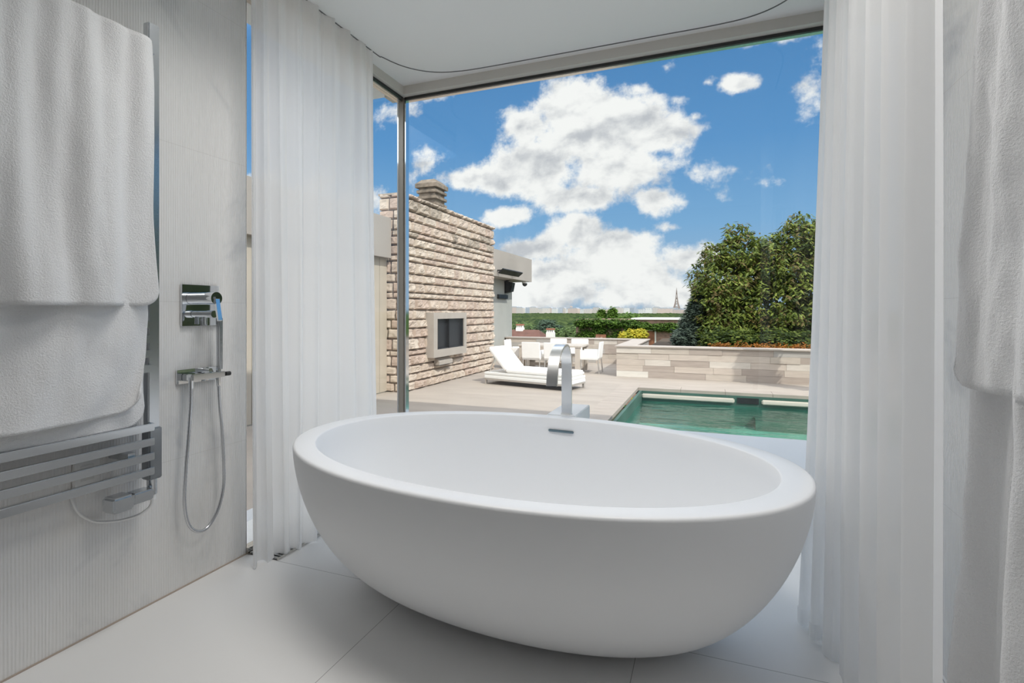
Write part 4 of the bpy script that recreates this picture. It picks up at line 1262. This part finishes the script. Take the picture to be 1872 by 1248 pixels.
crown(b, [(-8.8, 37.95, -1.2, .75, .2, 1.2), (-8.2, 37.95, -.8, .6, .2, .9), (-6.3, 37.95, -1.2, .75, .2, 1.3), (-5.4, 37.95, -1.2, .7, .2, 1.3), (-7.4, 37.95, -.2, .6, .2, .35), (-1.7, 37.9, -1.0, .5, .2, 1.0)], 3000, .15, .06, rnd, (0, 0, 0, 1), .7, 4, .1)
b.build('ivy', M['ivy'], e, fix=False).location = off
tag(e, 'brick outbuilding overgrown with green ivy below the terrace', 'building')
b = MB(); crown(b, [(-4.95, 36.6, -.55, .95, .6, .42), (-4.4, 36.5, -.35, .45, .4, .3), (-5.4, 36.6, -.9, .4, .4, .35)], 700, .17, .07, random.Random(2), (0,), .7, 5, .3)
b.tube([(-5, 36.7, -5.8), (-5, 36.6, -.6)], .05, 6)
tag(b.build('yellow_shrub', M['yellow_leaf'], fix=False, origin=(-5, 36.6, -5.8)), 'bright yellow-leaved shrub against the ivy-covered wall', 'shrub')

# ------------------------------------------------------------------ house with brown roof and its chimneys
e = empty('roofed_house', (-17, 46, -7)); off = (17, -46, 7)
b = MB().box(-21.5, -14.0, 44.4, 50.0, -7, -1.9); b.build('house_walls', M['white_render'], e).location = off
b = MB().add([(-22, 44, -2.3), (-13.6, 44, -2.3), (-13.6, 50.4, -2.3), (-22, 50.4, -2.3), (-22, 47.2, -.62), (-15.2, 47.2, -.62)],
             [(0, 1, 5, 4), (1, 2, 5), (2, 3, 4, 5), (3, 0, 4), (0, 3, 2, 1)])
b.build('roof', M['roof_tile'], e).location = off


def chim(x, y, z0, z1, w, name='chimney'):
    c = MB().box(x - w, x + w, y - w * .7, y + w * .7, z0, z1).build(name, M['white_render'], e); c.location = off
    for k in range(4):
        MB().box(x - w + .04 + k * (2 * w / 4), x - w - .04 + (k + 1) * (2 * w / 4), y - w * .4, y + w * .4, z1, z1 + .22).build('chimney_pot', M['white_render'], c)
    MB().box(x - w, x + w, y - w * .6, y + w * .6, z1 + .22, z1 + .34).build('chimney_lid', M['pot'], c)


chim(-13.25, 44.6, -7, -.72, .36)
chim(-17.1, 47.2, -1.5, -.42, .36)
tag(e, 'house with brown tiled roof and white chimneys below the terrace', 'house')


# ------------------------------------------------------------------ hillside and far trees
def hill(Y):
    pts = [(17, -2.0), (25, -3.5), (40, -6), (80, -11), (200, -16), (600, -20), (4000, -24), (7000, -8), (7250, 3.9), (9000, 4)]
    for (a, za), (c, zc_) in zip(pts, pts[1:]):
        if Y <= c: return za + (zc_ - za) * (Y - a) / (c - a)
    return pts[-1][1]


rows = [17.05 * (9000 / 17.05) ** (j / 60) for j in range(61)]
o = MB().grid(lambda u, v: ((-1.6 + 2.8 * u) * rows[round(v * 60)] , rows[round(v * 60)], hill(rows[round(v * 60)])), 24, 60).build('hillside', M['grass'])
struct(o, 'wooded hillside falling away below the terrace', 'ground')


def canopy(u, v):
    Y = 75 * (4600 / 75) ** (v)
    x = (-1.25 + 1.7 * u) * Y
    top = {0: -3.6}
    pts = [(75, -4.6), (120, -4.8), (200, -5.2), (400, -7.0), (1000, -9.5), (5200, -13)]
    z = pts[-1][1]
    for (a, za), (c, zc_) in zip(pts, pts[1:]):
        if Y <= c:
            z = za + (zc_ - za) * (Y - a) / (c - a); break
    k = 1.0 if Y < 300 else (Y / 300) ** .55
    s = 1 / (5.5 * k)
    d = noise.voronoi(Vector((x * s, Y * s * .8, 0)))[0]
    z += (.8 - d[0] * 2.0) * 2.1 * min(k, 3.0) + .8 * k * noise.noise(Vector((x * s * 4, Y * s * 4, 0)))
    z += 1.4 * k * noise.noise(Vector((x * s * .22, Y * s * .22, 3)))
    return (x, Y, z)


fm = mat('forest_canopy', (.10, .14, .05), .95, spec=0, bump=1.2, bump_scale=.5)
_nt = fm.node_tree
_tc = _nt.nodes.new('ShaderNodeTexCoord')
_vo = _nt.nodes.new('ShaderNodeTexVoronoi'); _vo.inputs['Scale'].default_value = .11
_n = _nt.nodes.new('ShaderNodeTexNoise'); _n.inputs['Scale'].default_value = .010; _n.inputs['Detail'].default_value = 15; _n.inputs['Roughness'].default_value = .75
_nt.links.new(_tc.outputs['Object'], _vo.inputs['Vector']); _nt.links.new(_tc.outputs['Object'], _n.inputs['Vector'])
_ad = _nt.nodes.new('ShaderNodeMath'); _ad.operation = 'MULTIPLY_ADD'; _nt.links.new(_vo.outputs['Color'], _ad.inputs[0]); _ad.inputs[1].default_value = .35; _nt.links.new(_n.outputs['Fac'], _ad.inputs[2])
_r = _nt.nodes.new('ShaderNodeValToRGB'); _nt.links.new(_ad.outputs[0], _r.inputs[0])
_r.color_ramp.elements[0].position = .48; _r.color_ramp.elements[0].color = (.018, .034, .018, 1)
_r.color_ramp.elements[1].position = .86; _r.color_ramp.elements[1].color = (.085, .115, .042, 1)
_nt.links.new(_r.outputs[0], _nt.nodes['Principled BSDF'].inputs['Base Color'])
o = MB().grid(canopy, 620, 260).build('forest_canopy', fm)
tag(o, 'distant green woodland canopy filling the valley', 'forest', kind='stuff')

FT = [  # pixel-free: x, y, top z, radius, kind
    (-24.5, 66, -.2, 4.2, 0, 'rounded green tree left of the valley view, beside the pavilion'),
    (-20.5, 60, -.7, 2.6, 0, 'rounded green tree just behind the brown-roofed house'),
    (-15.2, 54, -.7, 2.4, 0, 'pale green bushy tree behind the right white chimney'),
    (-12.9, 52, -.55, 2.3, 1, 'olive green tree between the chimney and the ivy wall'),
    (-11.2, 47, -1.0, 1.7, 1, 'light green bush left of the ivy wall'),
    (-22.0, 105, -.4, 4.5, 0, 'broad green tree in the valley above the white chimney'),
    (-13.6, 70, 1.35, 1.6, 2, 'narrow bright green tree rising above the ivy hedge, left one'),
    (-12.1, 70, 1.6, 1.6, 2, 'narrow bright green tree rising above the ivy hedge, right one'),
    (-10.4, 74, .9, 3.0, 2, 'bright green bushy tree above the white flat roof'),
    (-31, 85, -.9, 4.5, 0, 'dark green tree at the far left of the valley'),
]
for i, (x, y, zt, r, kd, lab) in enumerate(FT):
    zb = hill(y)
    if kd == 2 and r < 3: lb = [(x, y, zt - 1.0, .35, .4, 1.0), (x, y, zt - 2.6, .65, .7, 1.3)]
    else: lb = [(x, y, zt - r * .45, r * .75, r * .75, r * .45), (x - r * .45, y, zt - r * .75, r * .6, r * .6, r * .45), (x + r * .5, y, zt - r * .8, r * .55, r * .6, r * .42), (x, y, zt - r * 1.2, r * .8, r * .8, r * .6)]
    tree('far_tree', x, y, zb, lb, 1500, .42, .16, (0, 0, 1) if kd != 2 else (0,), M['far_leaf'] if kd != 2 else [M['ivy'][0], M['ivy'][1]], lab, 'trees beyond the terrace', seed=50 + i, droop=.3, tr=.2, per=4, shell=.5)
# cedar with flat layers
lb = [(-17.6 + dx, 58, -.15 - k * .55, 1.0 + k * .42, 1.2 + k * .4, .20) for k, dx in enumerate((0, .25, -.3, .3, -.1))]
tree('cedar', -17.4, 58, hill(58), lb, 2000, .34, .09, (0,), M['cedar_leaf'], 'dark layered cedar standing above the brown roof', seed=77, droop=.1, tr=.2, per=4, shell=.2)

# ------------------------------------------------------------------ the city on the horizon
cm = [mat('city_white', (.56, .55, .54), .9), mat('city_cream', (.48, .44, .41), .9), mat('city_grey', (.34, .37, .42), .9), mat('city_pink', (.50, .41, .37), .9)]


def make_block(w, d, h, m, roof):
    b = MB().box(-w / 2, w / 2, -d / 2, d / 2, -60, h, 0)
    if roof: b.prism([(-w / 2, h), (w / 2, h), (w * .3, h + 9), (-w * .3, h + 9)], 1, -d / 2, d / 2, 1)
    for k in range(3): b.box(-w / 2 + 4 + k * w / 3.4, -w / 2 + 8 + k * w / 3.4, -d / 2 - .5, -d / 2, h * .35, h * .8, 1)
    return b


protos = []
rnd = random.Random(31)
for k, (w, d, h, rf) in enumerate(((60, 40, 26, 1), (110, 50, 20, 1), (45, 45, 38, 0), (80, 40, 30, 1), (150, 50, 18, 0), (24, 24, 62, 0))):
    o = make_block(w, d, h, cm[k % 4], rf).build('city_building', [cm[(k * 3) % 4], cm[2]]); protos.append(o)
used = set(); n = 0
lab = {0: 'mid-rise city building with a grey roof on the horizon', 1: 'long low city building with a grey roof on the horizon', 2: 'square pale city building on the horizon',
       3: 'pale city apartment building on the horizon', 4: 'long flat-roofed city building on the horizon', 5: 'slim city tower block on the horizon'}
ORD = 'first second third fourth fifth sixth seventh eighth ninth tenth eleventh twelfth thirteenth fourteenth fifteenth sixteenth seventeenth eighteenth nineteenth twentieth'.split()
placed = []
for i in range(62):
    k = rnd.choice((0, 0, 1, 1, 2, 3, 3, 4, 0, 1, 3, 5 if rnd.random() < .5 else 0))
    o = protos[k] if k not in used else protos[k].copy()
    if k in used: COL.objects.link(o)
    used.add(k)
    Y = 5000 + (i * 2 % 5) * 420 + rnd.uniform(0, 60); a = -.392 + .352 * (i + .5 * rnd.random()) / 62
    o.location = (a * Y, Y, rnd.uniform(-4, 16) + (18 if a < -.3 and rnd.random() < .4 else 0)); o.rotation_euler = (0, 0, rnd.uniform(-.3, .3))
    placed.append((a, k, o))

count = {}
for a, k, o in sorted(placed, key=lambda q: q[0]):
    count[k] = count.get(k, 0) + 1
    n_ = count[k]
    tag(o, lab[k] + ', ' + (ORD[n_ - 1] if n_ <= 20 else 'number %d' % n_) + ' such from the pavilion', 'building', 'city buildings on the horizon')

# lattice tower on the skyline
TX, TY, TB = -401, 7310, 4
tm = mat('tower_iron', (.20, .16, .14), .8)
e = empty('lattice_tower', (TX, TY, TB))
prof = [(0, 58), (30, 44), (57, 33), (85, 25), (115, 18), (150, 12.5), (200, 8), (276, 4), (300, 1.2), (318, .6)]
for sx in (-1, 1):
    for sy in (-1, 1):
        b = MB()
        for (z0, r0), (z1, r1) in zip(prof, prof[1:]):
            w0, w1 = max(2, 12 - z0 * .036), max(1.5, 12 - z1 * .036)
            a = [(sx * r0 + dx * w0, sy * r0 + dy * w0, z0) for dx, dy in ((-1, -1), (1, -1), (1, 1), (-1, 1))]
            c = [(sx * r1 + dx * w1, sy * r1 + dy * w1, z1) for dx, dy in ((-1, -1), (1, -1), (1, 1), (-1, 1))]
            b.add(a + c, [(0, 1, 5, 4), (1, 2, 6, 5), (2, 3, 7, 6), (3, 0, 4, 7)])
        b.build('pylon', tm, e)
b = MB().box(-42, 42, -42, 42, 55, 61).box(-24, 24, -24, 24, 113, 118).box(-7, 7, -7, 7, 274, 282)
b.build('platform_deck', tm, e)
b = MB()
for (z0, r0), (z1, r1) in list(zip(prof, prof[1:]))[2:8]:
    for s in (-1, 1):
        for (xa, xb_) in ((-1, 1), (1, -1)):
            b.tube([(xa * r0, s * r0, z0), (xb_ * r1, s * r1, z1)], 1.4, 4); b.tube([(s * r0, xa * r0, z0), (s * r1, xb_ * r1, z1)], 1.4, 4)
b.tube([(0, 0, 300), (0, 0, 328)], 1.0, 4)
b.build('bracing', tm, e)
b = MB()
for s in (-1, 1):
    for k in range(12):
        t0, t1 = math.pi * k / 12, math.pi * (k + 1) / 12
        b.tube([(38 * math.cos(t0), s * 50, 18 + 34 * math.sin(t0)), (38 * math.cos(t1), s * 50, 18 + 34 * math.sin(t1))], 2, 4)
b.build('arch', tm, e)
tag(e, 'tall tapering iron lattice tower on the city skyline', 'tower')
